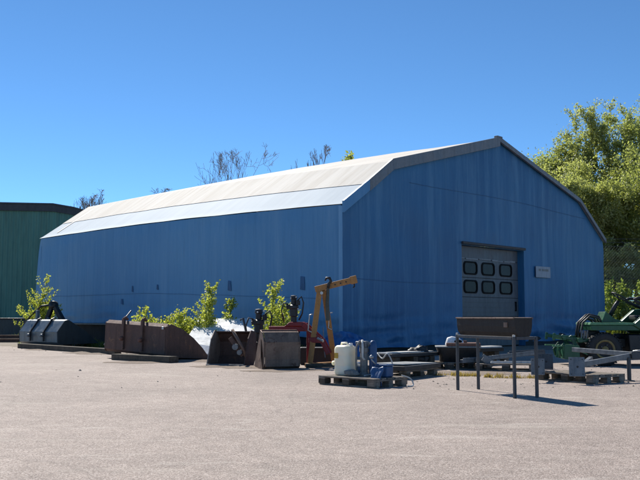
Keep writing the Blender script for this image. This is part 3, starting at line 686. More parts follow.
# grey pump
pm = thing('upright_pump', 'grey upright pump with ropes draped over its top on the pallet', 'pump', (.71, 14.2, PZ), R(-30))
mb = MB(); mb.lathe([(0, 0), (.085, 0), (.085, .03), (.062, .05), (.062, .36), (.075, .38), (.075, .44), (.05, .46), (0, .46)], 14); mb.build('column', 'grey_cloth', pm, .004)
mb = MB(); mb.box((0, 0, .50), (.13, .1, .1)); mb.lathe([(0, -.06), (.03, -.06), (.03, .06), (0, .06)], 8, (-.07, -.03, .52), 'x'); mb.build('head', 'steel', pm, .01)
mb = MB(); mb.tube([(-.03, -.07, .56), (-.09, -.09, .46), (-.10, -.08, .2), (-.08, -.08, .01)], .018, 7); mb.build('rope', 'grey_cloth', pm, smooth=True)
mb = MB(); mb.tube([(.0, -.06, .57), (.03, -.1, .45), (.02, -.09, .30), (.05, -.08, .25)], .018, 7); mb.build('rope', 'board_pale', pm, smooth=True)
# blue upright
bu = thing('blue_gas_bottle', 'slim blue upright cylinder beside the grey pump', 'cylinder', (.855, 14.17, PZ))
mb = MB(); mb.lathe([(0, 0), (.058, 0), (.064, .02), (.064, .46), (.05, .53), (.025, .56), (0, .565)], 18); mb.build('cylinder_body', 'blue', bu, smooth=True)
mb = MB(); mb.tube([(-.03, -.03, .50), (-.06, -.04, .54), (-.07, -.02, .47)], .012, 6); mb.build('valve', 'steel', bu)
# blue can behind
bc = thing('blue_canister', 'low blue canister with a pale band between jerrycan and pump', 'canister', (.63, 14.42, PZ))
mb = MB(); mb.lathe([(0, 0), (.09, 0), (.1, .02), (.1, .16), (.07, .2), (0, .2)], 16); mb.build('canister_body', 'blue', bc, smooth=True)
mb = MB(); mb.lathe([(.099, .14), (.104, .142), (.104, .175), (.09, .18)], 16); mb.build('band', 'white_plastic', bc, smooth=True)
# blue machine over pallet edge with draped sack
bs = thing('blue_toolbox', 'dented blue metal box at the pallet corner with white scuffs', 'box', (1.0, 13.86, PZ), R(-38))
mb = MB(); mb.box((0, 0, .085), (.25, .2, .17)); mb.build('box_body', 'blue', bs, .02)
mb = MB(); mb.box((.02, 0, .185), (.22, .2, .03)); mb.build('lid', 'blue', bs, .012)
mb = MB(); mb.tube([(-.1, -.08, .2), (-.15, -.1, .26), (-.16, -.1, .30)], .012, 6); mb.lathe([(0, -.03), (.03, -.02), (.035, .01), (0, .035)], 10, (-.16, -.1, .31)); mb.build('knob', 'silver', bs, smooth=True)
def clothf(u, v):
    x = -.02 + u * .22; k = .03 * mn.noise((u * 4, v * 3, 2))
    return (x + k, -.12 - .06 * min(1, v * 2) + k, .16 - v * .29 + k)
o = grid(clothf, 16, 16).build('blue_sack', 'blue', None, smooth=True); md = o.modifiers.new('s', 'SOLIDIFY'); md.thickness = .015
o.location = (.93, 13.80, PZ); o.rotation_euler = (0, 0, R(-45)); tag(o, 'blue sack hanging over the front edge of the jerrycan pallet', 'sack')
for nm, pts, lb in (('hose', [(.93, 14.25, .5), (1.0, 14.1, .42), (1.08, 14.0, .5), (1.16, 14.05, .3), (1.05, 14.1, .2), (.8, 14.0, .17), (.7, 13.85, .165)], 'thin pale hose looping over the blue box'),
                    ('hose', [(1.28, 13.85, .17), (1.42, 13.84, .12), (1.46, 13.8, .02), (1.36, 13.72, .012)], 'short pale hose trailing off the pallet corner')):
    P = [Vector(p) for p in pts]; Q = []
    for i in range(len(P) - 1):
        p0, p1, p2, p3 = P[max(i - 1, 0)], P[i], P[i + 1], P[min(i + 2, len(P) - 1)]
        for k in range(6):
            t_ = k / 6; Q.append(.5 * ((2 * p1) + (-p0 + p2) * t_ + (2 * p0 - 5 * p1 + 4 * p2 - p3) * t_ ** 2 + (-p0 + 3 * p1 - 3 * p2 + p3) * t_ ** 3))
    mb = MB(); mb.tube(Q + [P[-1]], .011, 7); tag(mb.build(nm, 'board_pale', None, smooth=True), lb, 'hose')
# boards on pallets; pale tops and black sides partly paint in sun and shade
bb = thing('covered_board', 'broad dark panel with grey top lying on a pallet beside the blue box', 'panel', (1.54, 16.05, PZ), R(56))
mb = MB(); mb.box((0, 0, .04), (1.42, .78, .08)); mb.build('panel_body', 'black', bb, .008)
mb = MB(); mb.box((.05, .03, .092), (1.30, .66, .022), Matrix.Rotation(R(1.2), 3, 'Y')); mb.build('panel_top', 'board_grey', bb, .006)
bb = thing('bearer_board', 'long black panel with narrow pale top strip on bearers behind the grey topped panel', 'panel', (1.75, 18.1, PZ), R(44))
mb = MB(); mb.box((0, 0, .17), (1.5, .62, .07)); mb.build('panel_body', 'black', bb, .01)
mb = MB(); mb.box((0, -.02, .217), (1.46, .30, .022)); mb.build('pale_strip', 'board_pale', bb, .006)
for x in (-.55, .02, .56):
    mb = MB(); mb.box((x, 0, .066), (.14, .56, .13)); mb.build('bearer', 'wood_dark', bb, .01)
pp = thing('pale_plank', 'narrow pale topped plank on a pallet behind the barbecue', 'plank', (3.55, 19.9, PZ), R(40))
mb = MB(); mb.box((0, 0, .19), (1.45, .4, .08)); mb.build('plank_body', 'black', pp, .008)
mb = MB(); mb.box((0, 0, .25), (1.4, .34, .035)); mb.build('plank_top', 'board_pale', pp, .006)
for x in (-.5, .5):
    mb = MB(); mb.box((x, 0, .073), (.16, .36, .145)); mb.build('bearer', 'wood_dark', pp, .01)
# tub
tu = thing('machine_tub', 'dark tapered tub with pale rim and rounded white cover on a pallet', 'machine part', (2.92, 18.6, PZ), R(-6))
mb = MB(); V = []
for z, sx, sy in ((0, .70, .56), (.10, .78, .64), (.26, .90, .76), (.30, .92, .78)):
    for x, y in rrect(0, 0, sx, sy, .12, 4): V.append((x - (.04 if z < .1 else 0), y, z))
mb.add(V, [(i * 20 + k, i * 20 + (k + 1) % 20, (i + 1) * 20 + (k + 1) % 20, (i + 1) * 20 + k) for i in range(3) for k in range(20)] + [tuple(range(20))[::-1], tuple(range(60, 80))]); mb.build('tub_body', 'black', tu, .01)
mb = MB(); mb.prism([(x, y, .302) for x, y in rrect(0, 0, .95, .81, .13, 4)], (0, 0, .022)); mb.build('rim', 'board_grey', tu, .006)
mb = MB(); mb.box((.10, -.12, .36), (.70, .5, .07)); mb.build('red_board', 'rust_knob', tu, .01)
mb = MB(); V = []
for x, w, h in ((-.26, .3, .05), (-.22, .34, .17), (-.12, .36, .20), (.02, .36, .17), (.12, .32, .09), (.15, .3, .04)):
    for y, z in ((-w / 2, 0), (-w / 2, h * .6), (-w / 3, h), (w / 3, h), (w / 2, h * .6), (w / 2, 0)): V.append((x, y, .325 + z))
mb.add(V, [(i * 6 + k, i * 6 + (k + 1) % 6, (i + 1) * 6 + (k + 1) % 6, (i + 1) * 6 + k) for i in range(5) for k in range(6)] + [tuple(range(6))[::-1], tuple(range(30, 36))])
wc = mb.build('white_cover', 'white_plastic', tu, .015, True)
mb = MB(); mb.lathe([(0, -.012), (.055, -.012), (.06, 0), (.055, .012), (0, .012)], 14, (.0, -.185, .425), 'y', 1.4, .6); mb.build('cover_opening', 'gasket', wc)
mb = MB(); mb.box((.14, -.27, .38), (.07, .05, .13)); mb.build('clamp', 'rust_knob', tu, .006)
lump('black_bundle', (2.05, 18.35, .02), (.5, .4, .5), 'black', 'crumpled black bundle left of the dark tub', 'bundle', 11, amp=.4)
# steel bars between the barbecue legs
for i, (p, q, w, h, mt, lb) in enumerate((
        ((3.18, 18.0, .20), (4.42, 18.15, .33), .07, .06, 'steel', 'grey steel channel sloping up to the right behind the barbecue'),
        ((3.42, 17.65, .17), (4.42, 17.6, .17), .10, .03, 'board_pale', 'flat pale steel strip in front of the steel channel'),
        ((3.30, 17.82, .25), (3.50, 17.78, .10), .12, .1, 'steel', 'short stub of grey steel crossing the end of the channel'),
        ((2.88, 17.9, .18), (3.4, 18.2, .2), .1, .07, 'steel', 'short grey bar left of the steel channel'),
        ((3.9, 18.2, .30), (4.7, 18.4, .33), .08, .08, 'steel_dark', 'dark steel bar behind the steel channel'))):
    p, q = Vector(p), Vector(q); mb = MB(); mb.bar((0, 0, 0), q - p, w, h); d = (q - p).normalized()
    sxv = d.cross(Vector((0, 0, 1))).normalized()
    mb.bar(sxv * (w / 2 - .012) + d * .01 + Vector((0, 0, h * .72)), sxv * (w / 2 - .012) + (q - p) - d * .01 + Vector((0, 0, h * .72)), .02, h * .5)
    mb.lathe([(0, -.0), (.02, 0), (.02, .03), (0, .03)], 8, (q - p) * .3 + Vector((0, 0, h / 2)))
    o = mb.build('steel_bar', mt, None, .006); o.location = p; tag(o, lb, 'steel bar', 'steel bars on the middle pallet')

# ------------------------------------------------------------------ barbecue
c = Vector((2.50, 12.555)); d = Vector((.57, -1.35)); Lb = 1.42
bq = thing('barbecue', 'large rusty trough barbecue on a thin four legged steel stand', 'barbecue', (c.x, c.y, 0), math.atan2(d.y, d.x))
hx, hy, hz = .715, .18, .82
for sx in (-1, 1):
    for sy in (-1, 1):
        mb = MB(); mb.box((sx * hx, sy * hy, hz / 2), (.038, .038, hz)); mb.build('leg', 'steel_legs', bq, .005)
mb = MB()
for sy in (-1, 1): mb.box((0, sy * hy, hz - .02), (2 * hx - .05, .04, .04))
for sx in (-1, 1): mb.box((sx * hx, 0, hz - .02), (.04, 2 * hy - .05, .04))
mb.build('stand_frame', 'steel_legs', bq, .004)
for sx in (-1, 1):
    mb = MB(); mb.lathe([(0, 0), (.02, 0), (.02, .025), (0, .03)], 8, (sx * hx, -hy, hz)); mb.build('cap_nut', 'silver', bq)
tp = [(-.17, .255), (-.166, .14), (-.15, .06), (-.11, .003), (.07, .003), (.10, .06), (.115, .14), (.12, .255)]
mb = MB(); mb.sheet([(y, z + hz) for y, z in tp], -.74, .72, .012); mb.build('trough', 'sooty', bq, .003)
for sx in (-1, 1):
    mb = MB(); mb.prism([(sx * .72 - .006, y, z + hz) for y, z in tp], (.012, 0, 0)); mb.build('end_plate', 'sooty', bq, .003)
mb = MB(); mb.bar((-.74, -.175, hz + .25), (.72, -.175, hz + .25), .03, .02); mb.bar((-.74, .125, hz + .25), (.72, .125, hz + .25), .03, .02); mb.build('rim', 'rust_lit', bq, .004)
mb = MB(); mb.box((.2, -.025, hz + .19), (.85, .24, .03)); mb.build('ash_bed', 'coal', bq, .01)
mb = MB()
for k in range(30): mb.tube([(-.66 + k * .016, -.165, hz + .258), (-.66 + k * .016, .115, hz + .258)], .004, 5)
mb.build('grate', 'black', bq)
mb = MB(); mb.box((.52, -.171, hz + .16), (.09, .012, .07)); mb.build('plate_tag', 'rust_lit', bq, .003)

# ------------------------------------------------------------------ plates, drawbar
def plate(label, loc, rz, w, h, mat, L=.85, tilt=-8):
    t = thing('foot_plate_post', label, 'steel post', loc, rz, 'steel posts with square foot plates on the right pallet')
    rot = Matrix.Rotation(R(tilt), 3, 'X')
    mb = MB(); mb.box((0, 0, h / 2), (w, .018, h), rot); p = mb.build('foot_plate', mat, t, .004)
    mb = MB(); mb.lathe([(0, -.013), (.018, -.013), (.018, .013), (0, .013)], 10, (.01, .0, h * .5), 'y'); mb.build('plate_hole', 'black', p)
    for x in (-w * .36, w * .36):
        for z in (.12, .88):
            mb = MB(); mb.lathe([(0, -.014), (.009, -.014), (.009, .012), (0, .012)], 8, (x, (.5 - z) * -.035, h * z), 'y'); mb.build('bolt_hole', 'black', p)
    mb = MB(); mb.bar((0, .01, h * .45), (.1, L, h * .30), .07, .07); mb.build('post', mat, t, .006)
    return t
plate('pale grey foot plate post overhanging the pallet, nearest the barbecue leg', (3.62, 14.62, .125), R(-14), .22, .27, 'steel')
plate('dark foot plate post set back between the two pale plates', (3.86, 15.05, .19), R(-6), .25, .265, 'steel_dark')
plate('pale grey foot plate post at the front of the pallet below the drawbar', (4.16, 14.25, .125), R(-10), .25, .31, 'steel')
dbr = thing('trailer_drawbar', 'grey V-shaped trailer drawbar with coupling resting across the right pallet', 'drawbar', (5.32, 15.0, 0))
mb = MB(); mb.bar((-1.08, -.62, .30), (0, 0, .43), .06, .085); mb.build('drawbar_arm', 'steel', dbr, .006)
mb = MB(); mb.bar((-.55, 1.55, .47), (0.0, .05, .45), .06, .08); mb.build('drawbar_arm', 'steel', dbr, .006)
mb = MB(); mb.bar((-1.0, -.35, .24), (-.42, .9, .33), .07, .08); mb.build('cross_member', 'steel', dbr, .006)
mb = MB(); mb.box((.10, -.01, .43), (.26, .16, .13)); mb.build('coupling_block', 'steel_dark', dbr, .012)
mb = MB(); mb.lathe([(0, -.14), (.06, -.14), (.06, -.08), (.035, -.06), (.035, .1), (.07, .12), (.05, .16), (0, .16)], 12, (.26, -.02, .37)); mb.build('coupling_ball', 'steel_dark', dbr, .004)
mb = MB(); mb.tube([(-.08, -.08, .40), (-.08, -.08, .02)], .035, 10); mb.lathe([(0, 0), (.09, 0), (.09, .015), (0, .02)], 12, (-.08, -.08, 0)); mb.build('jack_leg', 'steel_dark', dbr, .004)
mb = MB(); mb.tube([(.14, -.09, .34), (.24, -.2, .28), (.32, -.16, .2), (.3, -.1, .05)], .02, 8); mb.build('cable', 'black', dbr, smooth=True)
mb = MB(); mb.tube([(.0, -.07, .5), (.2, -.08, .52), (.26, -.08, .50)], .018, 8); mb.build('handle', 'silver', dbr, smooth=True)

# ------------------------------------------------------------------ green ride-on machine (front towards -x)
mv = thing('groundcare_vehicle', 'dark green ride-on groundcare machine with yellow wheel rims at the edge of the yard', 'ride-on mower', (6.60, 20.0, 0), R(-4))
def wheel(x, y, r, w):
    mb = MB(); mb.lathe([(r * .56, -w / 2 + .02), (r * .62, -w / 2), (r * .9, -w / 2 + .01), (r * .985, -w / 2 + .05), (r, 0), (r * .985, w / 2 - .05), (r * .9, w / 2 - .01), (r * .62, w / 2), (r * .56, w / 2 - .02)], 40, (x, y, r), 'y'); tr_ = mb
    wl = tr_.build('wheel', 'rubber', mv, smooth=True)
    mb = MB()
    for k in range(36):
        th = 2 * math.pi * k / 36; rot = Matrix.Rotation(-th, 3, 'Y')
        for s_ in (-1, 1): mb.box(rot @ Vector((0, 0, r + .002)) + Vector((x, y + s_ * w * .24 + (.02 if k % 2 else 0), r)), (.03, w * .42, .022), rot)
    mb.build('tread', 'rubber', wl)
    s_ = -1 if y < 0 else 1
    mb = MB(); mb.lathe([(0, -.03), (r * .18, -.03), (r * .2, .0), (r * .42, .03), (r * .5, -.02), (r * .58, -.03), (r * .6, 0), (r * .56, .03), (0, .05)], 28, (x, y + s_ * (w / 2 - .02), r), 'y')
    rm = mb.build('rim', 'hub_yellow', wl, smooth=True)
    mb = MB()
    for k in range(5):
        th = 2 * math.pi * k / 5; mb.lathe([(0, -.02), (.016, -.02), (.016, .02), (0, .02)], 6, (x + r * .28 * math.cos(th), y + s_ * (w / 2 + .005), r + r * .28 * math.sin(th)), 'y')
    mb.build('wheel_nut', 'steel_dark', rm)
for y in (-.55, .55): wheel(-.27, y, .365, .30)
for y in (-.5, .5): wheel(1.65, y, .28, .22)
mb = MB(); mb.box((.85, 0, .5), (2.3, .62, .2)); mb.build('chassis', 'black', mv, .015)
mb = MB(); mb.prism([(-.60, -.72, .90), (.42, -.72, .90), (.42, -.72, .95), (-.58, -.72, .955)], (0, 1.44, 0)); mb.build('platform', 'green_light', mv, .012)
mb = MB(); mb.prism([(-.56, -.70, .78), (.6, -.70, .78), (.6, -.70, .897), (-.58, -.70, .897)], (0, 1.40, 0)); mb.build('platform_skirt', 'green', mv, .012)
mb = MB(); mb.prism([(-.24, -.34, .957), (-.14, -.34, 1.20), (.02, -.34, 1.05), (.25, -.34, .97), (.25, -.34, .957)], (0, .68, 0)); mb.build('footwell_cowl', 'green', mv, .012)
mb = MB(); mb.bar((-.25, -.35, .96), (-.15, -.35, 1.21), .02, .02); mb.build('cowl_edge', 'green_light', mv, .003)
mb = MB(); mb.tube([(-.02, 0, 1.03), (.17, 0, 1.36), (.22, 0, 1.44)], [.055, .05, .04], 10); sc_ = mb.build('steering_column', 'black', mv, smooth=True)
mb = MB(); cx, cz = .25, 1.54; P = []
ax = Vector((.5, 0, .86)); u_ = Vector((.86, 0, -.5)); v_ = Vector((0, 1, 0))
for k in range(25):
    th = 2 * math.pi * k / 24; P.append(Vector((cx, 0, cz)) + (u_ * math.cos(th) + v_ * math.sin(th)) * .185)
mb.tube(P, .018, 8, False)
for th in (0, 2.1, 4.2): mb.tube([(cx - .02, 0, cz - .04), Vector((cx, 0, cz)) + (u_ * math.cos(th) + v_ * math.sin(th)) * .18], .012, 6)
mb.build('steering_wheel', 'black', sc_, smooth=True)
mb = MB(); mb.prism([(.32, -.74, .90), (.72, -.74, 1.25), (1.1, -.74, 1.28), (1.9, -.74, 1.22), (2.05, -.74, .95), (1.95, -.74, .70), (.62, -.74, .70)], (0, .22, 0)); mb.build('fender', 'green', mv, .03)
mb = MB(); mb.prism([(.32, .52, .90), (.72, .52, 1.25), (1.1, .52, 1.28), (1.9, .52, 1.22), (2.05, .52, .95), (1.95, .52, .70), (.62, .52, .70)], (0, .22, 0)); mb.build('fender', 'green', mv, .03)
mb = MB(); mb.prism([(1.15, -.5, .7), (1.15, -.5, 1.30), (1.95, -.5, 1.26), (2.12, -.5, 1.05), (2.12, -.5, .65)], (0, 1.0, 0)); mb.build('engine_hood', 'green', mv, .04)
mb = MB(); mb.prism([(.28, -.66, .25), (.25, -.66, .69), (1.25, -.66, .69), (1.25, -.66, .25)], (0, 1.3, 0)); mb.build('side_panel', 'black', mv, .02)
for k in range(5):
    mb = MB(); mb.box((.82, -.668, .32 + k * .075), (.7, .012, .02)); mb.build('panel_rib', 'steel_dark', mv, .003)
mb = MB(); mb.prism([(.52, -.26, 1.0), (.50, -.26, 1.12), (.98, -.26, 1.10), (1.12, -.26, 1.62), (1.22, -.26, 1.60), (1.1, -.26, 1.0)], (0, .52, 0)); mb.build('seat', 'black', mv, .04)
for y in (-.36, .36):
    mb = MB(); mb.tube([(.9, y, 1.25), (.62, y, 1.38), (.5, y, 1.43), (.48, y, 1.47), (.56, y, 1.50), (1.0, y, 1.50)], .035, 8); mb.build('armrest', 'black', mv, smooth=True)
# front linkage with green arms and hoses
for y in (-.45, .45):
    mb = MB(); mb.bar((-.3, y, .60), (-.75, y, .54), .07, .07); mb.bar((-.75, y, .56), (-1.35, y, .66), .07, .08); mb.bar((-1.32, y, .72), (-1.34, y, .56), .06, .05); mb.build('lift_arm', 'green', mv, .015)
    mb = MB(); P = [(-1.38, y - .05, .43), (-1.15, y - .05, .425), (-.9, y - .05, .37), (-.6, y - .08, .24)]
    for p, q in zip(P, P[1:]): mb.bar(p, q, .10, .028)
    mb.build('deck_bar', 'green_light', mv, .006)
    mb = MB(); mb.bar((-.98, y, .66), (-.82, y - .03, .40), .05, .08); mb.build('strut', 'green', mv, .01)
mb = MB(); mb.bar((-.45, 0, .60), (-1.15, 0, .62), .10, .09); mb.build('centre_arm', 'green', mv, .012)
mb = MB(); mb.bar((-1.12, -.55, .60), (-1.12, .55, .60), .07, .07); mb.build('spreader_bar', 'green', mv, .01)
for y in (-.52, .1):
    mb = MB(); mb.box((-1.0, y, .30), (.34, .40, .30)); mb.tube([(-1.2, y, .2), (-1.24, y, .34), (-1.12, y, .5)], .03, 7); mb.build('cutting_unit', 'green', mv, .04)
mb = MB(); mb.bar((-.78, -.6, .56), (-.78, .6, .56), .1, .1); mb.build('linkage_beam', 'green', mv, .012)
mb = MB(); mb.box((-.42, -.1, .62), (.25, .5, .3)); mb.build('valve_block', 'black', mv, .02)
for k in range(6):
    y = -.42 + k * .12; s_ = .05 * math.sin(k * 2.3)
    mb = MB(); mb.tube([(-.25 + s_, y, .92), (-.34 + s_, y - .02, 1.05 + s_), (-.52, y, 1.10 + s_), (-.68 - s_, y, .95), (-.72 - s_, y, .75), (-.74, y, .62)], .022, 7); mb.build('hose', 'black', mv, smooth=True)
for k in range(3):
    mb = MB(); mb.tube([(-.74 + .05 * k, -.5, .60), (-.72 + .06 * k, -.5, .78)], .018, 7); mb.build('pipe', 'steel', mv)

# ------------------------------------------------------------------ tarpaulin bundle at the corner, far-left beams
def bundf(u, v):
    x = -.62 + 1.24 * u; k = mn.noise((u * 5, v * 4, 8)); z = (1 - v) * .62 * (.75 + .35 * math.sin(u * 3.1)) + .06 * k
    return (x + .06 * mn.noise((u * 3, v * 6, 1)), -.12 - .28 * v ** 1.5 - .08 * k - .07 * math.sin(u * 17 + v * 2), max(z, .01))
o = grid(bundf, 46, 30).build('loose_tarpaulin', 'tarp_bright', None, smooth=True); md = o.modifiers.new('s', 'SOLIDIFY'); md.thickness = .012
o.location = (.62, 24.05, 0); o.rotation_euler = (0, 0, R(8)); tag(o, 'bright blue loose tarpaulin bunched against the hall corner behind the crane', 'tarpaulin')
for i, (dx, dy, z, lb) in enumerate(((0, 0, 0, 'rust brown steel beam nearest the yard in the stack at the far left'), (-.3, .45, 0, 'rust brown steel beam at the back of the stack by the green shed'), (-.1, .22, .15, 'rust brown steel beam lying across the top of the far left stack'))):
    mb = MB(); L = 4.2
    mb.box((0, 0, .006), (L, .14, .012)); mb.box((0, 0, .075), (L, .012, .124)); mb.box((0, 0, .144), (L, .14, .012))
    o = mb.build('steel_beam', 'rust', None, .003); o.location = (-14.2 + dx, 36.5 + dy, z + .002); o.rotation_euler = (0, 0, R(6 + i)); tag(o, lb, 'steel beam', 'steel beams stacked at the far left')
pl = thing('scrap_container', 'low dark metal bin standing in front of the green shed', 'bin', (-13.9, 40.5, 0), R(5))
mb = MB(); mb.prism([(-.9, -.5, .12), (-1.1, -.5, .95), (1.1, -.5, .95), (.9, -.5, .12)], (0, 1, 0)); mb.build('bin_body', 'bluegrey_dark', pl, .02)
mb = MB(); mb.box((0, 0, .98), (2.3, 1.08, .06)); mb.build('bin_rim', 'black', pl, .01)
mb = MB(); mb.box((-.7, 0, .06), (.12, .9, .12)); mb.box((.7, 0, .06), (.12, .9, .12)); mb.build('bin_skid', 'black', pl, .01)

# ------------------------------------------------------------------ plants and trees
def skeleton(p, d, L, r, depth, rng, segs, tips, spread=.55, up=.12, ratio=.72, kids=(2, 3), wob=.18, droop=0):
    pts = [p]; n = 4; dd = d
    for i in range(n):
        dd = (dd + Vector(rng.normal(0, wob, 3)) + Vector((0, 0, up - droop * (depth == 0)))).normalized()
        pts.append(pts[-1] + dd * L / n)
    rs = [r * (1 - .45 * i / n) for i in range(n + 1)]
    segs.append((pts, rs, depth)); 
    if depth <= 1: tips.append(pts)
    if depth == 0: return
    for k in range(rng.integers(kids[0], kids[1] + 1)):
        i = n if k == 0 else int(rng.integers(1, n + 1))
        ax_ = dd.orthogonal().normalized(); ax_.rotate(Matrix.Rotation(rng.uniform(0, 6.283), 3, dd))
        nd = (dd + ax_ * (spread * rng.uniform(.5, 1.4) * (.5 if k == 0 else 1.2))).normalized()
        skeleton(pts[i], nd, L * ratio * rng.uniform(.8, 1.15), rs[i] * (.75 if k == 0 else .6), depth - 1, rng, segs, tips, spread, up, ratio, kids, wob, droop)
def tubes_mesh(segs, name, rmin=.0):
    mb = MB()
    for pts, rs, dp in segs: mb.tube(pts, [max(r, rmin) for r in rs], 6 if dp > 2 else (4 if dp > 0 else 3), False)
    return mb
def bare_tree(label, x, y, h, cr, seed, spread=.6, depth=5, kids=(2, 3), group='bare trees behind the hall', trunk=.38):
    rng = np.random.default_rng(seed); t = thing('bare_tree', label, 'tree', (x, y, 0), 0, group)
    segs, tips = [], []
    skeleton(Vector((0, 0, 0)), Vector((0, 0, 1)), h * trunk, h * .014, depth, rng, segs, tips, spread, .035, .72, kids, .09)
    top_ = float(np.percentile([s_[0][-1].z for s_ in segs if s_[2] == 0], 97)); k = h / top_; wid = max(math.hypot(p.x, p.y) for s_ in segs for p in s_[0]); kx = cr / wid
    ex = [p for s_ in segs for p in s_[0] if p.z > .75 * top_]; mx = sum(p.x for p in ex) / len(ex)
    for s_ in segs: s_[0][:] = [Vector(((p.x - mx * p.z / top_) * kx, p.y * kx, p.z * k)) for p in s_[0]]
    for s_ in segs:
        for p in s_[0]:
            if p.z > .85 * h: p.z = .85 * h + .15 * h * math.tanh((p.z - .85 * h) / (.15 * h))
    tubes_mesh([s_ for s_ in segs if s_[2] >= depth - 1], 'trunk').build('trunk', 'bark', t, smooth=True)
    tubes_mesh([s_ for s_ in segs if s_[2] < depth - 1], 'crown', .009).build('crown', 'twig', t, smooth=True)
    return t
bare_tree('large leafless tree behind the middle of the white roof', -6.2, 60, 12.9, 3.7, 5, .8, 7, (2, 4), trunk=.30)
bare_tree('small leafless tree just left of the hall ridge', -.5, 60, 13.2, 2.6, 9, .75, 7, (2, 4), trunk=.34)
bare_tree('low leafless tree above the meeting of green shed and blue hall', -16.3, 62, 10.1, 3.6, 12, .8, 7, (2, 4), trunk=.3)
bare_tree('thin leafless tree top barely clearing the roof near its far end', -11.6, 64, 10.9, 3.2, 21, .8, 7, (2, 4), trunk=.3)

def leafy_tree(name, label, x, y, h, seed, cr, leaf, n_leaf, size, group, cat='tree', z=0, trunk=.3, depth=5, spread=.6, rad=.013, gap=0.55, kids=(2, 3), droop=.12, ratio=.74):
    rng = np.random.default_rng(seed); t = thing(name, label, cat, (x, y, z), 0, group); segs, tips = [], []
    skeleton(Vector((0, 0, 0)), Vector((0, 0, 1)), h * trunk, h * rad, depth, rng, segs, tips, spread, .10, ratio, kids, .13, droop)
    top_ = max(p.z for s_ in segs for p in s_[0]); wid = max(max(abs(p.x), abs(p.y)) for s_ in segs for p in s_[0])
    kz, kx = h / top_, cr / wid
    ex = [p for s_ in segs for p in s_[0] if p.z > .6 * top_]; mx = sum(p.x for p in ex) / len(ex); my = sum(p.y for p in ex) / len(ex)
    for s_ in segs: s_[0][:] = [Vector(((p.x - mx * p.z / top_) * kx, (p.y - my * p.z / top_) * kx, p.z * kz)) for p in s_[0]]
    tubes_mesh(segs, 'trunk', .006 if size > .07 else .003).build('trunk', 'bark', t, smooth=True)
    T = [s_[0] for s_ in segs if s_[2] <= 1]
    A_ = np.array([[tuple(p) for p in q] for q in T])          # (k,5,3)
    w = rng.uniform(.15, 1, len(A_)) ** 1.3; idx = rng.choice(len(A_), n_leaf, p=w / w.sum())
    u = rng.uniform(0, 4, n_leaf); i0 = np.minimum(u.astype(int), 3); f = (u - i0)[:, None]
    C_ = A_[idx, i0] * (1 - f) + A_[idx, i0 + 1] * f + rng.normal(0, 1, (n_leaf, 3)) * (gap * np.array([1, 1, .8])) * rng.uniform(.2, 1, (n_leaf, 1))
    C_[:, 2] = np.maximum(C_[:, 2], .05)
    link('crown', leaves_mesh('crown', C_, size, rng), leaf, t)
    return t
G1 = 'leafy trees beyond the right end of the hall'
for lb, x, y, h, sd, cr, lf, nl, sz, z, tr_, gp in (
    ('tallest airy spring tree rising behind the right end of the hall', 16.9, 53, 13.2, 31, 4.0, 'leaf2', 40000, .075, 1.2, .22, .17),
    ('dense olive tree at the right picture edge behind the fence', 20.4, 52, 12.9, 32, 4.4, 'leaf', 52000, .08, 1.3, .18, .26),
    ('rounded olive tree between the roof edge tree and the tallest tree', 14.9, 55, 10.7, 33, 5.6, 'leaf', 52000, .08, 1.0, .14, .5),
    ('yellow green tree nearest the sloping right roof edge', 13.0, 50, 8.9, 43, 4.4, 'leaf2', 42000, .08, 1.0, .12, .5),
    ('lower bushy tree in front of the tallest airy tree', 16.8, 46.5, 9.0, 34, 4.0, 'leaf', 42000, .075, 1.4, .12, .26),
    ('low bushy tree right behind the fence post', 13.6, 45.5, 7.2, 35, 3.0, 'leaf2', 46000, .07, 1.4, .10, .26),
    ('broad low tree behind the right end of the fence', 18.9, 45, 7.6, 39, 3.6, 'leaf', 36000, .075, 1.5, .10, .28),
    ('far tree mostly hidden between the yellow green and tallest trees', 16.2, 60, 11.0, 36, 5.0, 'leaf', 14000, .13, .5, .16, .35),
    ('far tree filling behind the dense olive tree', 23.8, 60, 13.6, 37, 5.5, 'leaf', 15000, .13, .5, .16, .4)):
    leafy_tree('leafy_tree', lb, x, y, h, sd, cr, lf, nl, sz, G1, z=z, trunk=tr_, gap=gp, depth=6, kids=(2, 4), droop=.25)
for k, lb in enumerate(('shady thicket tree farthest left below the leafy crowns', 'shady thicket tree behind the middle of the fence', 'shady thicket tree behind the right end of the fence', 'shady thicket tree beyond the right picture edge')):
    leafy_tree('thicket_tree', lb, 13.6 + k * 3.1, 49 + (k % 2), 5.2, 70 + k, 2.8, 'leaf', 13000, .13, 'thicket trees below the leafy crowns', z=.8, trunk=.08, gap=.35, depth=5, kids=(2, 4))
leafy_tree('leafy_tree', 'single round green tree top peeping over the hall ridge', 2.85, 62, 12.5, 38, 2.2, 'leaf', 9000, .18, None, trunk=.5, gap=.35)
G2 = 'dark bushes behind the fence'
for i, (x, y, h, r) in enumerate(((13.3, 41.6, 2.6, 1.8), (15.4, 42, 2.9, 2.0), (17.6, 42.2, 2.7, 2.0), (12.9, 40.9, 1.7, 1.1), (14.4, 41.0, 1.8, 1.3))):
    leafy_tree('bush', ['dark twiggy bush behind the fence post', 'dark twiggy bush in the middle of the fence', 'dark twiggy bush at the right end of the fence', 'low bush close behind the fence post', 'low bush between the two left dark bushes'][i], x, y, h, 50 + i, r, 'leaf_dark', 9000, .08, G2, 'bush', 1.5, .12, 5, .8, .010, .2)
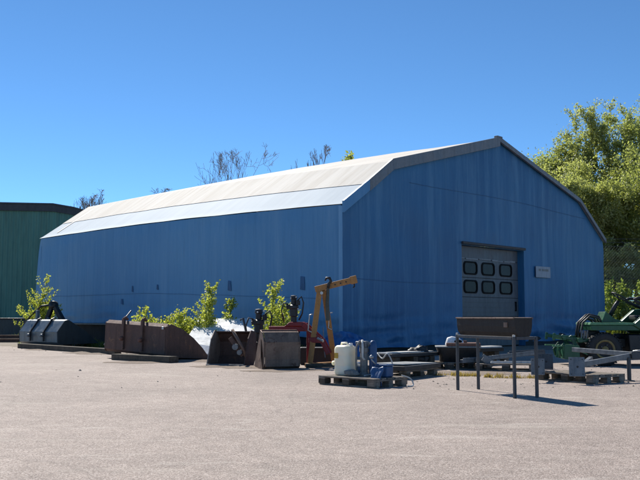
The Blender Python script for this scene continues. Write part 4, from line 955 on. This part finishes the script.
# chain-link fence on the bank
fe = thing('chain_link_fence', 'tall grey chain link fence with steel posts on the bank right of the hall', 'fence', (12.35, 38.6, 1.25), R(8))
for k in range(4):
    mb = MB(); mb.tube([(k * 2.6, 0, -.5), (k * 2.6, 0, 3.1), (k * 2.6 - .02, -.18, 3.32)], .045, 10); mb.build('post', 'galv', fe, smooth=True)
mb = MB(); Hf, Lf, st = 2.95, 7.8, .14
def clip(x0, x1, z0, z1):
    return [(x0, .05, z0), (x1, .05, z1)]
k = -Hf
while k < Lf:
    for sgn in (1, -1):
        x0, x1 = k, k + Hf; z0, z1 = (0, Hf) if sgn > 0 else (Hf, 0)
        if x0 < 0: z0 += (0 - x0) * sgn; x0 = 0
        if x1 > Lf: z1 -= (x1 - Lf) * sgn; x1 = Lf
        if x1 - x0 > .05: mb.tube([(x0, .05 + .004 * sgn, z0), (x1, .05 + .004 * sgn, z1)], .0030, 3, False)
    k += st
mb.build('wire_mesh', 'wire', fe)
mb = MB()
for z in (.1, 1.5, 2.95, 3.12, 3.28): mb.tube([(0, .03, z), (Lf, .03, z)], .008, 4, False)
mb.build('straining_wire', 'wire', fe)
# tall plants on the bank
def tall_plant(label, x, y, z, h, seed):
    rng = np.random.default_rng(seed); t = thing('tall_plant', label, 'plant', (x, y, z), 0, 'tall leafy plants below the fence')
    mb = MB(); C_ = []
    for s_ in range(3):
        b0 = Vector((rng.uniform(-.2, .2), rng.uniform(-.2, .2), 0)); tp_ = b0 + Vector((rng.uniform(-.25, .25), rng.uniform(-.2, .2), h * rng.uniform(.8, 1)))
        mb.tube([b0, (b0 + tp_) / 2 + Vector((.03, 0, 0)), tp_], [.015, .012, .006], 4)
        for k in range(190):
            f = rng.uniform(.12, 1) ; C_.append(tuple(b0.lerp(tp_, f) + Vector(rng.normal(0, .17 * (1.15 - f) + .03, 3))))
    mb.build('stem', 'leaf_tall', t)
    link('foliage', leaves_mesh('foliage', np.array(C_), .075, rng, .4, 2.0), 'leaf_tall', t)
random.seed(3)
tp_lab = ['tall leafy plant against the right corner of the hall', 'tall leafy plant left of the fence post', 'tall leafy plant at the foot of the fence post', 'upright leafy plant just right of the fence post', 'upright leafy plant above the steering wheel', 'tall leafy plant at mid fence', 'slender leafy plant right of the steering wheel', 'leafy plant above the armrest of the green machine', 'tall leafy plant at the right picture edge', 'last leafy plant beyond the right picture edge']
for i, lb in enumerate(tp_lab):
    x = 12.5 + i * .34; tall_plant(lb, x + random.uniform(-.1, .1), 38.05 + random.uniform(-.25, .25), .3, random.uniform(2.1, 2.75), 100 + i)
# grass and weeds as ground cover
def ground_cover(name, label, cat, spots, mat, n, hgt, seed, w=.012):
    rng = np.random.default_rng(seed); V = []
    for (x, y, rx, ry, z) in spots:
        r_ = np.sqrt(rng.uniform(0, 1, n)); th = rng.uniform(0, 6.283, n); px, py = x + rx * r_ * np.cos(th), y + ry * r_ * np.sin(th)
        hh = hgt * rng.uniform(.35, 1, n) * (1.15 - r_ * .6); a = rng.uniform(0, 6.283, n); ln_ = rng.uniform(.1, .7, n) * hh
        dx, dy = np.cos(a), np.sin(a); zz = np.full(n, z)
        ww = w * rng.uniform(.6, 1.3, n)
        b0 = np.stack([px - dy * ww, py + dx * ww, zz], 1); b1 = np.stack([px + dy * ww, py - dx * ww, zz], 1)
        t1 = np.stack([px + dx * ln_ + dy * ww * .3, py + dy * ln_ - dx * ww * .3, zz + hh], 1); t0 = np.stack([px + dx * ln_ - dy * ww * .3, py + dy * ln_ + dx * ww * .3, zz + hh], 1)
        V.append(np.stack([b0, b1, t1, t0], 1).reshape(-1, 3))
    V = np.concatenate(V); o = link(name, fast_mesh(name, V, np.arange(len(V)).reshape(-1, 4)), mat)
    return tag(o, label, cat, None, 'stuff')
ground_cover('dry_weeds', 'yellow dry weeds sprouting from the yard under the barbecue', 'weeds', [(2.55 + .42 * math.sin(k * 2.4) ** 3 + .1 * math.sin(k * 5.1), 16.25 + .16 * math.cos(k * 3.7), .09 + .06 * (k % 3), .05, 0) for k in range(9)] + [(3.5 + .5 * math.sin(k * 1.9), 15.75 + .14 * math.cos(k * 4.3), .08 + .05 * (k % 3), .05, 0) for k in range(10)], 'dry', 75, .10, 1, .005)
ground_cover('undergrowth', 'weedy grass and undergrowth on the bank by the fence', 'undergrowth', [(12.9 + i * .75, 37.5 + (i % 3) * .6, .8, .6, .1) for i in range(14)] + [(12.6 + i * .8, 38.6 + (i % 3) * .8, .8, .8, .6) for i in range(10)] , 'grass', 1400, .95, 2, .02)
ground_cover('wall_weeds', 'weedy grass along the foot of the hall and the green shed', 'weeds', [(-12.2, 37.5, .6, .3, 0), (-13.2, 38.5, .9, .4, 0), (-9.8, 32.9, .6, .3, 0), (-6.3, 29.2, .6, .3, 0), (-4.4, 27.2, .6, .3, 0), (-3.2, 26.4, .5, .25, 0), (-1.4, 25.3, .5, .25, 0), (-.6, 25.0, .4, .2, 0), (-10.2, 31.6, .7, .3, 0), (-8.0, 30.8, .7, .3, 0), (-5.2, 26.2, .6, .25, 0), (-4.6, 25.4, .5, .25, 0), (-3.9, 25.2, .5, .2, 0), (-1.0, 23.2, .4, .2, 0)], 'grass', 350, .34, 4, .012)
# saplings along the wall
G3 = 'young saplings along the long blue wall'
def sapling(label, x, y, h, cr, seed, n, stems=1):
    rng = np.random.default_rng(seed); t = thing('sapling', label, 'sapling', (x, y, 0), 0, G3)
    mb = MB(); S = []
    for q in range(stems):
        hh = h * (1 if q == 0 else rng.uniform(.5, .85)); a0 = rng.uniform(0, 6.28); off = 0 if q == 0 else cr * rng.uniform(.3, .7)
        p = Vector((off * .3 * math.cos(a0), off * .3 * math.sin(a0), 0)); d = Vector((off * math.cos(a0) / hh * .8, off * math.sin(a0) / hh * .8, 1)).normalized(); st = [p]
        for k in range(9):
            d = (d + Vector(rng.normal(0, .07, 3)) + Vector((0, 0, .05))).normalized(); p = p + d * hh / 9; st.append(p)
        mb.tube(st, [.012 * (1 - k / 11) * (hh / 1.6) for k in range(10)], 5)
        S.append((st[3:], .5))
        for k in range(int(26 * hh / 1.8)):
            f = rng.uniform(.14, .97); i = min(int(f * 9), 8); b0 = st[i].lerp(st[i + 1], f * 9 - i); a = rng.uniform(0, 6.28)
            L = cr * (1.0 - .72 * f) * rng.uniform(.6, 1.15) / (1 if stems == 1 else 1.5); dd = Vector((math.cos(a), math.sin(a), .75)); br = [b0]
            for m_ in range(4):
                dd = (dd.normalized() + Vector(rng.normal(0, .14, 3)) + Vector((0, 0, .12))).normalized(); br.append(br[-1] + dd * L / 4 * 1.25)
            mb.tube(br, [.005, .0045, .004, .003, .002], 3); S.append((br, L))
    mb.build('stem', 'bark', t)
    n = int(n * 1.45); w = np.array([L for _, L in S]); idx = rng.choice(len(S), n, p=w / w.sum()); C_ = []
    for i in idx:
        br = S[i][0]; u = rng.uniform(.25, len(br) - 1.001); k = int(u); q = br[k].lerp(br[k + 1], u - k)
        C_.append((q.x + rng.normal(0, .035), q.y + rng.normal(0, .035), max(.04, q.z + rng.normal(0, .035))))
    link('crown', leaves_mesh('crown', np.array(C_), .047, rng, .5, 1.35), 'leaf_sap', t)
sapling('bushy sapling behind the slate grey bucket at the far end of the wall', -10.55, 32.4, 2.55, 1.7, 61, 4200, 4)
sapling('low sapling right behind the brown rusty bucket', -4.85, 25.9, 1.3, 1.2, 62, 2600, 5)
sapling('tallest thin sapling left of the white tipped bucket', -3.50, 25.6, 2.0, 1.15, 63, 2500, 3)
sapling('spreading sapling between rusty bucket and white bucket', -4.1, 25.4, 1.2, 1.1, 64, 2200, 4)
sapling('small sapling rising behind the white tipped bucket', -2.75, 26.1, 1.6, .95, 65, 1900, 3)
sapling('light sapling behind the black hydraulic units', -1.2, 23.4, 2.0, 1.2, 66, 2900, 3)
mb = MB()
for (hx_, hy_, r_, h_) in ((-2.3, 19.2, .35, .07), (-1.5, 18.9, .45, .09), (-.95, 17.7, .4, .06), (-.3, 17.95, .35, .05), (-3.1, 21.6, .6, .07), (-6.9, 26.3, .5, .10), (-6.4, 25.6, .5, .08), (-.2, 18.3, .3, .05), (2.3, 17.2, .5, .04), (3.0, 17.0, .6, .04), (-9.0, 28.8, .5, .07), (-4.4, 20.9, .5, .05)):
    V = [(hx_, hy_, h_ * .45)]; n = 14
    for ring, (q, z) in enumerate(((.35, .8), (.7, .4), (1.0, 0.004))):
        for k in range(n):
            th = 2 * math.pi * k / n; e = q * r_ * (1 + .35 * mn.noise((math.cos(th) * 1.7 + hx_, math.sin(th) * 1.7 + hy_, ring)))
            V.append((hx_ + e * 1.5 * math.cos(th), hy_ + e * math.sin(th), max(.004, h_ * .45 * z * (1 + .5 * mn.noise((th * 2, hx_, ring))))))
    F = [(0, 1 + k, 1 + (k + 1) % n) for k in range(n)] + [(1 + r * n + k, 1 + r * n + (k + 1) % n, 1 + (r + 1) * n + (k + 1) % n, 1 + (r + 1) * n + k) for r in range(2) for k in range(n)]
    mb.add(V, F)
tag(mb.build('loose_soil', 'soil', smooth=True), 'brown soil spilled around the buckets and pallets', 'soil', None, 'stuff')
# loose stones and debris
rng = np.random.default_rng(77); mb = MB()
for k in range(620):
    z_ = rng.uniform(0, 1)
    if z_ < .5: x, y = rng.uniform(-11, .5), 0; y = 23.0 - x * .85 + rng.normal(0, 1.2) - 1.0
    elif z_ < .9: x, y = rng.uniform(1, 6), rng.uniform(13.2, 19)
    else: x, y = rng.uniform(-6, 6), rng.uniform(13, 19)
    s_ = abs(rng.normal(0, .009)) + .004; P = [Vector(rng.normal(0, 1, 3)).normalized() for _ in range(6)]
    mb.add([(x - s_, y, 0), (x + s_ * .3, y - s_, 0), (x + s_, y + s_ * .4, 0), (x, y + s_, 0), (x + rng.normal(0, .3) * s_, y + rng.normal(0, .3) * s_, s_ * rng.uniform(.6, 1.2))], [(0, 1, 4), (1, 2, 4), (2, 3, 4), (3, 0, 4)])
tag(mb.build('loose_stones', 'dirt'), 'loose stones and grit scattered over the yard', 'stones', None, 'stuff')
